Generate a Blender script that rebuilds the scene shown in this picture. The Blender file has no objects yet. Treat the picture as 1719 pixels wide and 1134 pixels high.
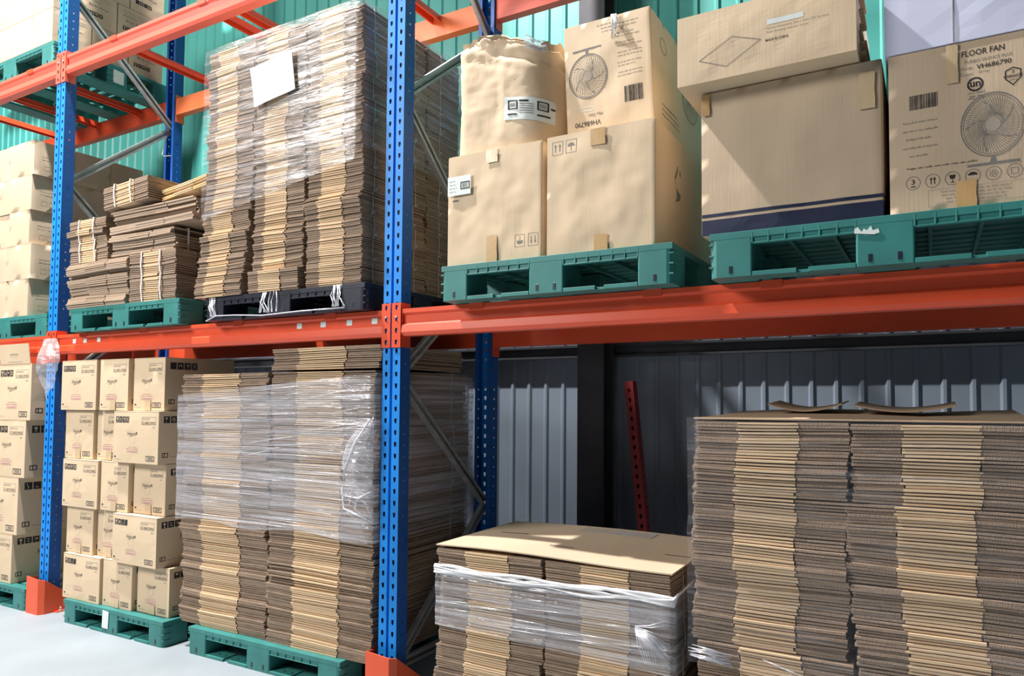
import bpy, math, random
from mathutils import Vector, Matrix, noise
PI = math.pi
S = bpy.context.scene
COL = S.collection

# ------------------------------------------------------------------ camera
CAM = (4.9104, -2.1322, 1.2696)
cd = bpy.data.cameras.new('camera'); cam = bpy.data.objects.new('camera', cd); COL.objects.link(cam)
yaw, pitch, roll, F = 0.4402, 0.0393, 0.0014, 1102.985
f_ = Vector((-math.sin(yaw)*math.cos(pitch), math.cos(yaw)*math.cos(pitch), math.sin(pitch)))
r_ = Vector((math.cos(yaw), math.sin(yaw), 0)); u_ = r_.cross(f_)
r2 = math.cos(roll)*r_ + math.sin(roll)*u_; u2 = -math.sin(roll)*r_ + math.cos(roll)*u_
M = Matrix((( r2.x, u2.x, -f_.x, CAM[0]), (r2.y, u2.y, -f_.y, CAM[1]), (r2.z, u2.z, -f_.z, CAM[2]), (0,0,0,1)))
cam.matrix_world = M
cd.sensor_fit = 'HORIZONTAL'; cd.sensor_width = 36; cd.lens = F*36/1719
cd.shift_x = -187.138/1719; cd.shift_y = 61.243/1719
cd.clip_start = 0.05; cd.clip_end = 100
S.camera = cam

# ------------------------------------------------------------------ light
S.view_settings.view_transform = 'Standard'; S.view_settings.look = 'None'
S.view_settings.gamma = 1; S.view_settings.use_curve_mapping = False
S.view_settings.exposure = 0.0
w = bpy.data.worlds.new('world'); S.world = w; w.use_nodes = True
w.node_tree.nodes['Background'].inputs[0].default_value = (0.62, 0.75, 1.0, 1)
w.node_tree.nodes['Background'].inputs[1].default_value = 0.045
def lamp(name, typ, loc, power, color, size, target=None, size_y=None):
    l = bpy.data.lights.new(name, typ); l.energy = power; l.color = color
    if typ == 'AREA':
        l.size = size
        if size_y: l.shape = 'RECTANGLE'; l.size_y = size_y
    else: l.shadow_soft_size = size
    o = bpy.data.objects.new(name, l); COL.objects.link(o); o.location = loc
    if target: o.rotation_euler = (Vector(target)-Vector(loc)).to_track_quat('-Z', 'Y').to_euler()
    return o
lamp('high_bay_lamp', 'POINT', (0.5, -0.90, 7.5), 4300, (1.0, 0.98, 0.96), 0.09)
lamp('soft_fill', 'AREA', (-1.3, -4.3, 4.9), 470, (1.0, 0.96, 0.91), 2.4, (2.0, 0, 1.3), 1.6)  # added soft fill for the rack fronts, no lamp hangs there

# ------------------------------------------------------------------ materials
def nt(name):
    m = bpy.data.materials.new(name); m.use_nodes = True
    t = m.node_tree; b = t.nodes['Principled BSDF']; return m, t, b
def N(t, typ, **kw):
    n = t.nodes.new(typ)
    for k, v in kw.items(): setattr(n, k, v)
    return n
def coords(t, scale=(1,1,1), rnd=True):
    tc = N(t, 'ShaderNodeTexCoord'); mp = N(t, 'ShaderNodeMapping'); mp.inputs['Scale'].default_value = scale
    t.links.new(tc.outputs['Object'], mp.inputs['Vector'])
    if rnd:
        oi = N(t, 'ShaderNodeObjectInfo'); mm = N(t, 'ShaderNodeMath', operation='MULTIPLY'); mm.inputs[1].default_value = 37
        t.links.new(oi.outputs['Random'], mm.inputs[0])
        cb = N(t, 'ShaderNodeCombineXYZ')
        for i in range(3): t.links.new(mm.outputs[0], cb.inputs[i])
        t.links.new(cb.outputs[0], mp.inputs['Location'])
    return mp
def ramp(t, fac, stops):
    r = N(t, 'ShaderNodeValToRGB'); e = r.color_ramp.elements
    while len(e) < len(stops): e.new(0.5)
    for i, (p, c) in enumerate(stops):
        e[i].position = p; e[i].color = (*c, 1) if len(c) == 3 else c
    t.links.new(fac, r.inputs[0]); return r
def mul(c, k): return tuple(min(1, x*k) for x in c)
def noisy(name, c, rough=0.7, var=0.15, scale=(8,8,8), detail=4, bump=0.0, metal=0.0, spec=0.3, bscale=None, objvar=0.0):
    m, t, b = nt(name)
    mp = coords(t, scale); n = N(t, 'ShaderNodeTexNoise'); n.inputs['Scale'].default_value = 1; n.inputs['Detail'].default_value = detail
    t.links.new(mp.outputs[0], n.inputs['Vector'])
    r = ramp(t, n.outputs['Fac'], [(0.25, mul(c, 1-var)), (0.75, mul(c, 1+var))])
    out = r.outputs[0]
    if objvar:
        oi = N(t, 'ShaderNodeObjectInfo'); mr = N(t, 'ShaderNodeMapRange'); mr.inputs[3].default_value = 1-objvar; mr.inputs[4].default_value = 1+objvar
        t.links.new(oi.outputs['Random'], mr.inputs[0]); hs = N(t, 'ShaderNodeHueSaturation')
        t.links.new(out, hs.inputs['Color']); t.links.new(mr.outputs[0], hs.inputs['Value']); out = hs.outputs[0]
    t.links.new(out, b.inputs['Base Color'])
    b.inputs['Roughness'].default_value = rough; b.inputs['Metallic'].default_value = metal
    b.inputs['Specular IOR Level'].default_value = spec
    if bump:
        n2 = N(t, 'ShaderNodeTexNoise'); mp2 = coords(t, bscale or (60,60,60)); n2.inputs['Scale'].default_value = 1; n2.inputs['Detail'].default_value = 3
        t.links.new(mp2.outputs[0], n2.inputs['Vector'])
        bp = N(t, 'ShaderNodeBump'); bp.inputs['Strength'].default_value = bump; bp.inputs['Distance'].default_value = 0.004
        t.links.new(n2.outputs['Fac'], bp.inputs['Height']); t.links.new(bp.outputs[0], b.inputs['Normal'])
    return m
MT = {}
MT['kraft'] = noisy('kraft_cardboard', (0.56, 0.43, 0.30), 0.75, 0.07, (5,5,5), 3, 0.12, bscale=(160,160,6), objvar=0.05)
MT['kraft_pale'] = noisy('pale_kraft_cardboard', (0.66, 0.51, 0.345), 0.7, 0.05, (5,5,5), 3, 0.08, bscale=(160,160,6), objvar=0.04)
MT['kraft_tan'] = noisy('tan_kraft_cardboard', (0.48, 0.345, 0.23), 0.75, 0.07, (5,5,5), 3, 0.12, bscale=(160,160,6), objvar=0.05)
MT['kraft_shaded'] = noisy('shaded_flute_cardboard', (0.32, 0.23, 0.165), 0.85, 0.38, (14,14,520), 3, 0.8, bscale=(420,420,60), objvar=0.05)  # shade inside the open flutes is put into this darker kraft
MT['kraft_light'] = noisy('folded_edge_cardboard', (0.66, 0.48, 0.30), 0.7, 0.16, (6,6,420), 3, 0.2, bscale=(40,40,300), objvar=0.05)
MT['core_shade'] = noisy('shaded_bundle_core', (0.10, 0.065, 0.04), 0.9, 0.1)  # core block inside a bundle, shade of the sheet gaps put into its colour
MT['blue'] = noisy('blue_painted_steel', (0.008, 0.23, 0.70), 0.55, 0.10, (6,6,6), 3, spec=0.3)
MT['blue_shaded'] = noisy('shaded_blue_painted_steel', (0.008, 0.085, 0.34), 0.4, 0.12, (6,6,6), 3, spec=0.5)  # same post blue with the shade of the side faces put into the colour
MT['red'] = noisy('orange_red_painted_steel', (0.74, 0.085, 0.03), 0.36, 0.08, (3,8,8), 4, spec=0.5)
MT['red_lit'] = noisy('lit_red_painted_steel', (0.80, 0.15, 0.10), 0.33, 0.06, (3,8,8), 4, spec=0.5)  # beam red with strong light on the upper beams put into the colour
MT['orange'] = noisy('orange_painted_steel', (0.88, 0.24, 0.04), 0.36, 0.06, (3,8,8), 4, spec=0.5)
MT['red_warm_lit'] = noisy('warm_lit_red_painted_steel', (0.86, 0.21, 0.07), 0.36, 0.06, (3,8,8), 4, spec=0.5)  # beam red with warm light on the rear beam put into the colour
MT['guard'] = noisy('orange_guard_paint', (0.76, 0.10, 0.035), 0.45, 0.08, (9,9,9), 4, spec=0.4)
MT['steel'] = noisy('galvanised_steel', (0.42, 0.42, 0.43), 0.42, 0.22, (14,14,30), 5, metal=0.55)
MT['teal'] = noisy('teal_green_plastic', (0.035, 0.20, 0.185), 0.5, 0.18, (9,9,9), 5, spec=0.4)
MT['teal_dark'] = noisy('dark_green_plastic', (0.02, 0.10, 0.095), 0.5, 0.18, (9,9,9), 5, spec=0.4)
MT['blackp'] = noisy('black_plastic', (0.018, 0.022, 0.035), 0.35, 0.2, (9,9,9), 5, spec=0.5)
MT['ink'] = noisy('black_ink', (0.035, 0.03, 0.03), 0.8, 0.1)
MT['ink_grey'] = noisy('grey_ink', (0.20, 0.185, 0.17), 0.8, 0.1)
MT['ink_soft'] = noisy('soft_grey_ink', (0.36, 0.30, 0.24), 0.8, 0.1)
MT['ink_pink'] = noisy('pink_ink', (0.50, 0.27, 0.26), 0.8, 0.1)
MT['navy'] = noisy('navy_ink', (0.018, 0.024, 0.06), 0.6, 0.1)
MT['paper'] = noisy('white_paper', (0.70, 0.76, 0.74), 0.6, 0.02)
MT['white_box'] = noisy('pale_lilac_board', (0.66, 0.68, 0.86), 0.65, 0.03)
MT['strap'] = noisy('white_plastic_string', (0.82, 0.80, 0.76), 0.5, 0.05)
MT['tape'] = noisy('brown_packing_tape', (0.52, 0.33, 0.15), 0.3, 0.08, spec=0.5)
MT['column'] = noisy('dark_painted_column', (0.065, 0.065, 0.075), 0.6, 0.35, (5,5,4), 6, spec=0.3)
MT['old_red'] = noisy('dull_red_steel', (0.24, 0.022, 0.026), 0.5, 0.15)

def film_material(name, base, hi, streak=(1.2, 1.2, 34), thr=0.52, tint=(0.90, 0.90, 0.98)):
    m, t, b = nt(name); t.nodes.remove(b)
    out = t.nodes['Material Output']
    mp = coords(t, streak); n = N(t, 'ShaderNodeTexNoise'); n.inputs['Scale'].default_value = 1; n.inputs['Detail'].default_value = 6; n.inputs['Roughness'].default_value = 0.65
    n.inputs['Distortion'].default_value = 0.5
    t.links.new(mp.outputs[0], n.inputs['Vector'])
    r = ramp(t, n.outputs['Fac'], [(thr-0.10, (base,)*3), (thr+0.10, ((base+hi)/2,)*3), (thr+0.28, (hi,)*3)])
    tr = N(t, 'ShaderNodeBsdfTransparent')
    gl = N(t, 'ShaderNodeBsdfGlossy'); gl.inputs['Roughness'].default_value = 0.22; gl.inputs['Color'].default_value = (1,1,1,1)
    df = N(t, 'ShaderNodeBsdfDiffuse'); df.inputs['Color'].default_value = (*tint, 1)
    n2 = N(t, 'ShaderNodeTexNoise'); mp2 = coords(t, (5, 5, 60)); n2.inputs['Scale'].default_value = 1; n2.inputs['Detail'].default_value = 4
    t.links.new(mp2.outputs[0], n2.inputs['Vector'])
    bp = N(t, 'ShaderNodeBump'); bp.inputs['Strength'].default_value = 0.9; bp.inputs['Distance'].default_value = 0.01
    t.links.new(n2.outputs['Fac'], bp.inputs['Height'])
    t.links.new(bp.outputs[0], gl.inputs['Normal'])
    m1 = N(t, 'ShaderNodeMixShader'); m1.inputs[0].default_value = 0.45
    t.links.new(df.outputs[0], m1.inputs[1]); t.links.new(gl.outputs[0], m1.inputs[2])
    m2 = N(t, 'ShaderNodeMixShader'); t.links.new(r.outputs[0], m2.inputs[0])
    t.links.new(tr.outputs[0], m2.inputs[1]); t.links.new(m1.outputs[0], m2.inputs[2])
    t.links.new(m2.outputs[0], out.inputs[0]); return m
MT['film'] = film_material('stretch_film', 0.11, 0.85, (0.8, 0.8, 48), 0.50)
MT['film_clear'] = film_material('clear_stretch_film', 0.07, 0.7, (2.0, 2.0, 40), 0.58)
MT['film_white'] = film_material('bunched_film', 0.55, 0.95, (6, 6, 60), 0.45)

# ------------------------------------------------------------------ mesh building
class MB:
    def __init__(s): s.v = []; s.f = []; s.m = []; s.sm = []
    def add(s, vs, fs, mi=0, smooth=False):
        o = len(s.v); s.v += [tuple(p) for p in vs]
        for f in fs: s.f.append([i+o for i in f]); s.m.append(mi); s.sm.append(smooth)
    def box(s, x0, x1, y0, y1, z0, z1, mi=0, mat=None):
        vs = [Vector(p) for p in ((x0,y0,z0),(x1,y0,z0),(x1,y1,z0),(x0,y1,z0),(x0,y0,z1),(x1,y0,z1),(x1,y1,z1),(x0,y1,z1))]
        if mat: vs = [mat @ p for p in vs]
        s.add(vs, [(0,3,2,1),(4,5,6,7),(0,1,5,4),(1,2,6,5),(2,3,7,6),(3,0,4,7)], mi)
    def prism_x(s, prof, x0, x1, mi=0):      # prof: list (y, z)
        n = len(prof); vs = [(x0, y, z) for y, z in prof] + [(x1, y, z) for y, z in prof]
        fs = [tuple(range(n)), tuple(reversed(range(n, 2*n)))] + [(i, i+n, (i+1) % n + n, (i+1) % n) for i in range(n)]
        s.add(vs, fs, mi)
    def prism_z(s, prof, z0, z1, mi=0, smooth=False):
        n = len(prof); vs = [(x, y, z0) for x, y in prof] + [(x, y, z1) for x, y in prof]
        s.add(vs, [tuple(reversed(range(n))), tuple(range(n, 2*n))], mi)
        s.add(vs, [(i, (i+1) % n, (i+1) % n + n, i+n) for i in range(n)], mi, smooth)
    def quad(s, a, b, c, d, mi=0): s.add([a, b, c, d], [(0,1,2,3)], mi)
    def tube(s, pts, r, n=6, mi=0):
        pts = [Vector(p) for p in pts]; rings = []
        for i, p in enumerate(pts):
            d = (pts[min(i+1, len(pts)-1)] - pts[max(i-1, 0)]).normalized()
            a = d.orthogonal().normalized() if abs(d.z) > .99 else d.cross(Vector((0,0,1))).normalized()
            b = d.cross(a); rr = r[i] if isinstance(r, (list, tuple)) else r
            rings.append([p + a*math.cos(2*PI*k/n)*rr + b*math.sin(2*PI*k/n)*rr for k in range(n)])
        vs = [q for R_ in rings for q in R_]; fs = []
        for i in range(len(pts)-1):
            for k in range(n): fs.append((i*n+k, i*n+(k+1) % n, (i+1)*n+(k+1) % n, (i+1)*n+k))
        fs.append(tuple(reversed(range(n)))); fs.append(tuple((len(pts)-1)*n+k for k in range(n)))
        s.add(vs, fs, mi, True)
    def mesh(s, name, mats):
        me = bpy.data.meshes.new(name); me.from_pydata(s.v, [], s.f)
        for m in mats: me.materials.append(MT[m] if isinstance(m, str) else m)
        me.polygons.foreach_set('material_index', s.m); me.polygons.foreach_set('use_smooth', s.sm)
        me.update(); return me
def obj(name, me, parent=None, loc=(0,0,0), rot=(0,0,0)):
    o = bpy.data.objects.new(name, me); COL.objects.link(o); o.location = loc; o.rotation_euler = rot
    if parent: o.parent = parent
    return o
def tag(o, label, cat, group=None, kind=None):
    if label: o['label'] = label
    if cat: o['category'] = cat
    if group: o['group'] = group
    if kind: o['kind'] = kind
    return o
def thing(name, label, cat, loc=(0,0,0), rz=0, group=None):
    o = bpy.data.objects.new(name, None); COL.objects.link(o); o.location = loc; o.rotation_euler = (0,0,rz)
    o.empty_display_size = 0.1
    return tag(o, label, cat, group)
def bevel(o, w=0.003, seg=2):
    m = o.modifiers.new('bevel', 'BEVEL'); m.width = w; m.segments = seg; m.limit_method = 'ANGLE'; m.angle_limit = math.radians(50); return o

# flat lettering: glyph outlines as triangles in a unit plane
_tc = {}
def glyphs(s, bold=0.0, shear=0.0, space=1.0):
    k = (s, bold, shear, space)
    if k in _tc: return _tc[k]
    cu = bpy.data.curves.new('t', 'FONT'); cu.body = s; cu.size = 1; cu.offset = bold; cu.shear = shear; cu.space_character = space
    cu.resolution_u = 2; cu.align_x = 'CENTER'; cu.align_y = 'CENTER'
    o = bpy.data.objects.new('t', cu); me = o.to_mesh()
    vs = [(p.co.x, p.co.y) for p in me.vertices]; fs = [tuple(p.vertices) for p in me.polygons]
    if vs:
        xs = [p[0] for p in vs]; ys = [p[1] for p in vs]; cx = (min(xs)+max(xs))/2; cy = (min(ys)+max(ys))/2
        vs = [(x-cx, y-cy) for x, y in vs]; wd = max(xs)-min(xs); ht = max(ys)-min(ys)
    else: wd = ht = 1
    o.to_mesh_clear(); bpy.data.objects.remove(o); bpy.data.curves.remove(cu)
    _tc[k] = (vs, fs, wd, ht); return _tc[k]

class Print:      # collects ink in a face's own (a, b) metres, a right, b up
    def __init__(s): s.items = []
    def poly(s, pts, mi): s.items.append(([tuple(p) for p in pts], [tuple(range(len(pts)))], mi))
    def rect(s, a0, a1, b0, b1, mi):
        na = max(1, math.ceil(abs(a1-a0)/.028)); nb = max(1, math.ceil(abs(b1-b0)/.028))
        if na*nb == 1: s.poly([(a0,b0),(a1,b0),(a1,b1),(a0,b1)], mi); return
        vs = [(a0+(a1-a0)*i/na, b0+(b1-b0)*j/nb) for j in range(nb+1) for i in range(na+1)]
        s.items.append((vs, [(j*(na+1)+i, j*(na+1)+i+1, (j+1)*(na+1)+i+1, (j+1)*(na+1)+i) for j in range(nb) for i in range(na)], mi))
    def frame(s, a0, a1, b0, b1, t, mi):
        s.rect(a0,a1,b0,b0+t,mi); s.rect(a0,a1,b1-t,b1,mi); s.rect(a0,a0+t,b0+t,b1-t,mi); s.rect(a1-t,a1,b0+t,b1-t,mi)
    def line(s, pts, w, mi):
        fine = []
        for p, q in zip(pts, pts[1:]):
            k = max(1, math.ceil(math.hypot(q[0]-p[0], q[1]-p[1])/.02)); fine += [(p[0]+(q[0]-p[0])*i/k, p[1]+(q[1]-p[1])*i/k) for i in range(k)]
        fine.append(pts[-1])
        for p, q in zip(fine, fine[1:]):
            dx, dy = q[0]-p[0], q[1]-p[1]; L = math.hypot(dx, dy) or 1; nx, ny = -dy/L*w/2, dx/L*w/2
            s.poly([(p[0]-nx,p[1]-ny),(q[0]-nx,q[1]-ny),(q[0]+nx,q[1]+ny),(p[0]+nx,p[1]+ny)], mi)
    def ring(s, ca, cb, r, w, mi, n=32, ell=1.0):
        s.line([(ca+r*ell*math.cos(2*PI*k/n), cb+r*math.sin(2*PI*k/n)) for k in range(n+1)], w, mi)
    def disc(s, ca, cb, r, mi, n=20): s.poly([(ca+r*math.cos(2*PI*k/n), cb+r*math.sin(2*PI*k/n)) for k in range(n)], mi)
    def text(s, t, ca, cb, width, mi, height=None, bold=0.0, shear=0.0, ang=0.0, space=1.0):
        vs, fs, wd, ht = glyphs(t, bold, shear, space); kx = width/wd; ky = height/ht if height else kx
        c, sn = math.cos(ang), math.sin(ang)
        s.items.append(([(ca+x*kx*c-y*ky*sn, cb+x*kx*sn+y*ky*c) for x, y in vs], fs, mi))
    def barcode(s, a0, a1, b0, b1, mi, seed=1):
        rr = random.Random(seed); a = a0
        while a < a1:
            w_ = (a1-a0)*rr.choice([.012,.02,.035]); s.rect(a, min(a+w_, a1), b0, b1, mi); a += w_ + (a1-a0)*rr.choice([.014,.025])
    def lines(s, a0, a1, b, n, dy, mi, h=0.003, seed=0, flush='L'):
        rr = random.Random(seed)
        for i in range(n):
            L = (a1-a0)*rr.uniform(.65, 1); st = a0 if flush == 'L' else (a0+a1-L)/2 if flush == 'C' else a1-L
            x = st
            while x < st+L:
                wl = rr.uniform(.008, .022); s.rect(x, min(x+wl, st+L), b-i*dy, b-i*dy+h, mi); x += wl+.004
    def rot180(s, w, h):
        s.items = [([(w-a, h-b) for a, b in vs], fs, mi) for vs, fs, mi in s.items]; return s

def carton(w, d, h, seed=0, amp=0.002, front=None, right=None, n=8, seam=True, lean=None, bulge=0.0):
    """closed carton: origin at the front-left bottom corner, x right, y back, z up; ink follows the dented faces"""
    mb = MB()
    def dis(a, b, A, B, k):
        e = min(1, 6*min(a/A, 1-a/A)) * min(1, 6*min(b/B, 1-b/B)); e = max(e, 0)
        v = noise.noise(Vector((a*9+seed*3.1, b*7+k*5.7, seed*1.7)))*1.2 + noise.noise(Vector((a*28+k, b*24, seed*2.3)))*0.5
        return amp*v*e + bulge*max(0, math.sin(PI*a/A)*math.sin(PI*b/B))
    def warp(p):
        if lean: return Vector((p[0]+lean[0]*p[2]/h, p[1]+lean[1]*p[2]/h, p[2]))
        return Vector(p)
    faces = {'front': (w, h, lambda a, b, o: (a, -o, b)), 'right': (d, h, lambda a, b, o: (w+o, a, b)),
             'back': (w, h, lambda a, b, o: (w-a, d+o, b)), 'left': (d, h, lambda a, b, o: (-o, d-a, b)),
             'top': (w, d, lambda a, b, o: (a, b, h+o*.5)), 'bottom': (w, d, lambda a, b, o: (w-a, b, 0))}
    for k, (nm, (A, B, fn)) in enumerate(faces.items()):
        m_ = n if nm in ('front', 'right') else 4
        vs = [warp(fn(A*i/m_, B*j/m_, dis(A*i/m_, B*j/m_, A, B, k))) for j in range(m_+1) for i in range(m_+1)]
        fs = [(j*(m_+1)+i, j*(m_+1)+i+1, (j+1)*(m_+1)+i+1, (j+1)*(m_+1)+i) for j in range(m_) for i in range(m_)]
        mb.add(vs, fs, 0, amp > .0025)
        pr = {'front': front, 'right': right}.get(nm)
        if pr:
            def face_off(a, b):
                a = min(max(a, 0), A); b = min(max(b, 0), B)
                i = min(int(a/A*m_), m_-1); j = min(int(b/B*m_), m_-1); fa = a/A*m_-i; fb = b/B*m_-j
                g = lambda p, q: dis(A*p/m_, B*q/m_, A, B, k)
                return g(i,j)*(1-fa)*(1-fb)+g(i+1,j)*fa*(1-fb)+g(i,j+1)*(1-fa)*fb+g(i+1,j+1)*fa*fb
            for vs2, fs2, mi in pr.items:
                mb.add([warp(fn(a, b, face_off(a, b)+0.00035+amp*.05)) for a, b in vs2], fs2, mi)
    if seam:   # lid seam across the top edge and lower edge of the front flap
        mb.box(0.004, w-0.004, -0.0006, 0.001, h-0.0045, h-0.003, 1)
    me = mb.mesh('carton', ['kraft', 'ink', 'ink_grey', 'ink_soft', 'ink_pink', 'navy', 'paper'])
    # merge the face borders
    import bmesh
    bm = bmesh.new(); bm.from_mesh(me)
    base = [v for v in bm.verts if v.link_faces and all(f_.material_index == 0 for f_ in v.link_faces)]
    bmesh.ops.remove_doubles(bm, verts=base, dist=0.0003); bm.to_mesh(me); bm.free()
    return me
def setmat(me, m): me.materials[0] = MT[m]; return me

# ------------------------------------------------------------------ room
WY = 1.25
def concrete():
    m, t, b = nt('pale_concrete')
    mp = coords(t, (1.1,1.1,1.1), False); n = N(t, 'ShaderNodeTexNoise'); n.inputs['Scale'].default_value = 1.4; n.inputs['Detail'].default_value = 8; n.inputs['Roughness'].default_value = .6
    t.links.new(mp.outputs[0], n.inputs['Vector'])
    r = ramp(t, n.outputs['Fac'], [(0.3, (0.25, 0.285, 0.31)), (0.7, (0.31, 0.35, 0.38))])
    t.links.new(r.outputs[0], b.inputs['Base Color']); b.inputs['Roughness'].default_value = .55
    bp = N(t, 'ShaderNodeBump'); bp.inputs['Strength'].default_value = .15; n2 = N(t, 'ShaderNodeTexNoise'); n2.inputs['Scale'].default_value = 30
    t.links.new(mp.outputs[0], n2.inputs['Vector']); t.links.new(n2.outputs['Fac'], bp.inputs['Height']); t.links.new(bp.outputs[0], b.inputs['Normal'])
    return m
MT['floor'] = concrete()
mb = MB(); mb.box(-7, 10, -8, 3, -0.1, 0); fl = obj('floor', mb.mesh('floor', ['floor'])); fl['kind'] = 'structure'
def corrugated(name, x0, x1, z0, z1, mat, y=WY):
    pitch = 0.12; mb = MB(); prof = []; x = x0
    while x < x1:
        prof += [(x, 0), (x+.062, 0), (x+.074, -.009), (x+.088, -.009), (x+.100, 0)]; x += pitch
    prof.append((x1+.1, 0)); n = len(prof)
    vs = [(px, y+py, z0) for px, py in prof] + [(px, y+py, z1) for px, py in prof] + [(px, y+py+.004, z0) for px, py in prof] + [(px, y+py+.004, z1) for px, py in prof]
    fs = [(i, i+1, n+i+1, n+i) for i in range(n-1)] + [(2*n+i+1, 2*n+i, 3*n+i, 3*n+i+1) for i in range(n-1)]
    mb.add(vs, fs); o = obj(name, mb.mesh(name, [mat])); o['kind'] = 'structure'; return o
MT['wall_teal'] = noisy('teal_wall_sheet', (0.075, 0.36, 0.32), 0.42, 0.12, (2,2,.7), 4, spec=0.4)
MT['wall_grey'] = noisy('grey_wall_sheet', (0.26, 0.31, 0.38), 0.5, 0.12, (2,2,.7), 4, spec=0.4)
corrugated('wall_back', -7, 8, 2.42, 6.4, 'wall_teal')
corrugated('wall_rear', -7, 8, 0, 2.44, 'wall_grey', WY+.006)
MT['girt'] = noisy('dark_girt_steel', (0.05, 0.052, 0.06), 0.6, 0.25, (3,6,6), 5)
for z in (1.515, 0.10):
    mb = MB(); mb.prism_x([(WY-.012, z), (WY-.055, z), (WY-.055, z+.012), (WY-.03, z+.012), (WY-.03, z+.06), (WY-.055, z+.06), (WY-.055, z+.072), (WY-.012, z+.072)], -7, 8)
    g = obj('trim_1' if z > 1 else 'trim_2', mb.mesh('girt', ['girt'])); g['kind'] = 'structure'

# building column: an H section in front of the wall
t = thing('steel_column', 'dark steel H column standing against the corrugated wall', 'column', (3.135, 1.04, 0))
mb = MB(); mb.box(0, .16, 0, .012, 0, 5.2); obj('flange', mb.mesh('flange', ['column']), t)
mb = MB(); mb.box(0, .16, .118, .13, 0, 5.2); obj('flange', mb.mesh('flange', ['column']), t)
mb = MB(); mb.box(.075, .085, .012, .118, 0, 5.2); obj('web', mb.mesh('web', ['column']), t)
mb = MB(); mb.box(-.03, .19, -.03, .15, 0, .012); obj('base_plate', mb.mesh('bp', ['column']), t)

# ------------------------------------------------------------------ pallet racking
BL = 2.75; RD = 0.68; ZB1 = 1.66; ZB2 = 3.394; PW = 0.10; PD = 0.06
def holed_strip(mb, org, du, u0, u1, z0, z1, hw, hh, pitch, off, mi=0, uc=None):
    """a flat strip along z with real rectangular holes; org origin, du unit vector across"""
    uc = (u0+u1)/2 if uc is None else uc; a, b = uc-hw/2, uc+hw/2
    P = lambda u, z: tuple(Vector(org)+Vector(du)*u+Vector((0,0,z)))
    mb.quad(P(u0,z0), P(a,z0), P(a,z1), P(u0,z1), mi); mb.quad(P(b,z0), P(u1,z0), P(u1,z1), P(b,z1), mi)
    z = z0; k = z0+off
    while k+hh < z1:
        mb.quad(P(a,z), P(b,z), P(b,k), P(a,k), mi)
        # a tapered lower end gives the teardrop look
        t_ = hw*.25
        mb.add([P(a,k), P(a+t_,k), P(a,k+hh*.4)], [(0,1,2)], mi); mb.add([P(b-t_,k), P(b,k), P(b,k+hh*.4)], [(0,1,2)], mi)
        z = k+hh; k += pitch
    mb.quad(P(a,z), P(b,z), P(b,z1), P(a,z1), mi)
def post_mesh(h=5.5):
    mb = MB(); X, Y, Z = (1,0,0), (0,1,0), None
    holed_strip(mb, (0,0,0), X, 0, .043, 0.0, h, .013, .021, .05, .02)
    holed_strip(mb, (0,0,0), X, .057, .10, 0.0, h, .013, .021, .05, .02)
    for a, b in (((.043,0),(.046,.012)), ((.046,.012),(.054,.012)), ((.054,.012),(.057,0))):
        mb.quad((a[0],a[1],0), (b[0],b[1],0), (b[0],b[1],h), (a[0],a[1],h))
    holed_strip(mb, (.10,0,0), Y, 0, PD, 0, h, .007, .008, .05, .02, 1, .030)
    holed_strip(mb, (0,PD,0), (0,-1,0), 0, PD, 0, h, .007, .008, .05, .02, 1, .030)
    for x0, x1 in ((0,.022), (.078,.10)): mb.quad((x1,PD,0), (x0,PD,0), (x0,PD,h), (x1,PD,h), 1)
    me = mb.mesh('post', ['blue', 'blue_shaded']); return me
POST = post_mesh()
def brace_mesh(p, q, wd=.042, th=.022):
    """C channel from p to q in the y-z plane"""
    p, q = Vector(p), Vector(q); d = (q-p); L = d.length; d.normalize(); s = Vector((0, -d.z, d.y)); x = Vector((1,0,0))
    pr = [(-wd/2, 0), (-wd/2, th), (-wd/2+.012, th), (-wd/2+.012, th-.003), (-wd/2+.003, th-.003), (-wd/2+.003, .003), (wd/2-.003, .003), (wd/2-.003, th-.003), (wd/2-.012, th-.003), (wd/2-.012, th), (wd/2, th), (wd/2, 0)]
    n = len(pr); mb = MB(); vs = [p+s*a+x*b for a, b in pr]+[q+s*a+x*b for a, b in pr]
    mb.add(vs, [tuple(range(n)), tuple(reversed(range(n, 2*n)))]+[(i, i+n, (i+1) % n+n, (i+1) % n) for i in range(n)])
    return mb.mesh('brace', ['steel'])
def frame(x, label):
    t = thing('rack_upright_frame', label, 'rack frame', (x, 0, 0), 0, 'blue upright frames of the racking')
    obj('post', POST, t); o = obj('post', POST, t, (PW, RD+PD*.3, 0), (0, 0, PI))
    o['label'] = 'rear blue post'
    ys = (.045, RD-.03); zz = [.10, .72, 1.36, 1.93, 2.60, 3.17, 3.80, 4.4, 5.0]
    side = [0 if i % 2 == 0 else 1 for i in range(len(zz))]
    obj('horizontal_brace', brace_mesh((.04, .05, .13), (.04, RD-.03, .13)), t)
    for i in range(len(zz)-1):
        a = (.036+.012*(i % 2), ys[side[i]], zz[i]+.02); b = (.036+.012*(i % 2), ys[side[i+1]], zz[i+1]-.02+.02)
        obj('diagonal_brace', brace_mesh(a, b), t)
    mb = MB(); mb.box(-.01, PW+.01, -.02, PD+.03, .001, .007)
    obj('foot_plate', mb.mesh('fp', ['blue_shaded']), t); obj('foot_plate', mb.mesh('fp', ['blue_shaded']), t, (0, RD-.05, 0))
    return t
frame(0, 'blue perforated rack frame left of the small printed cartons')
frame(BL, 'blue perforated rack frame in the middle, right of the wrapped piles')

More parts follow.
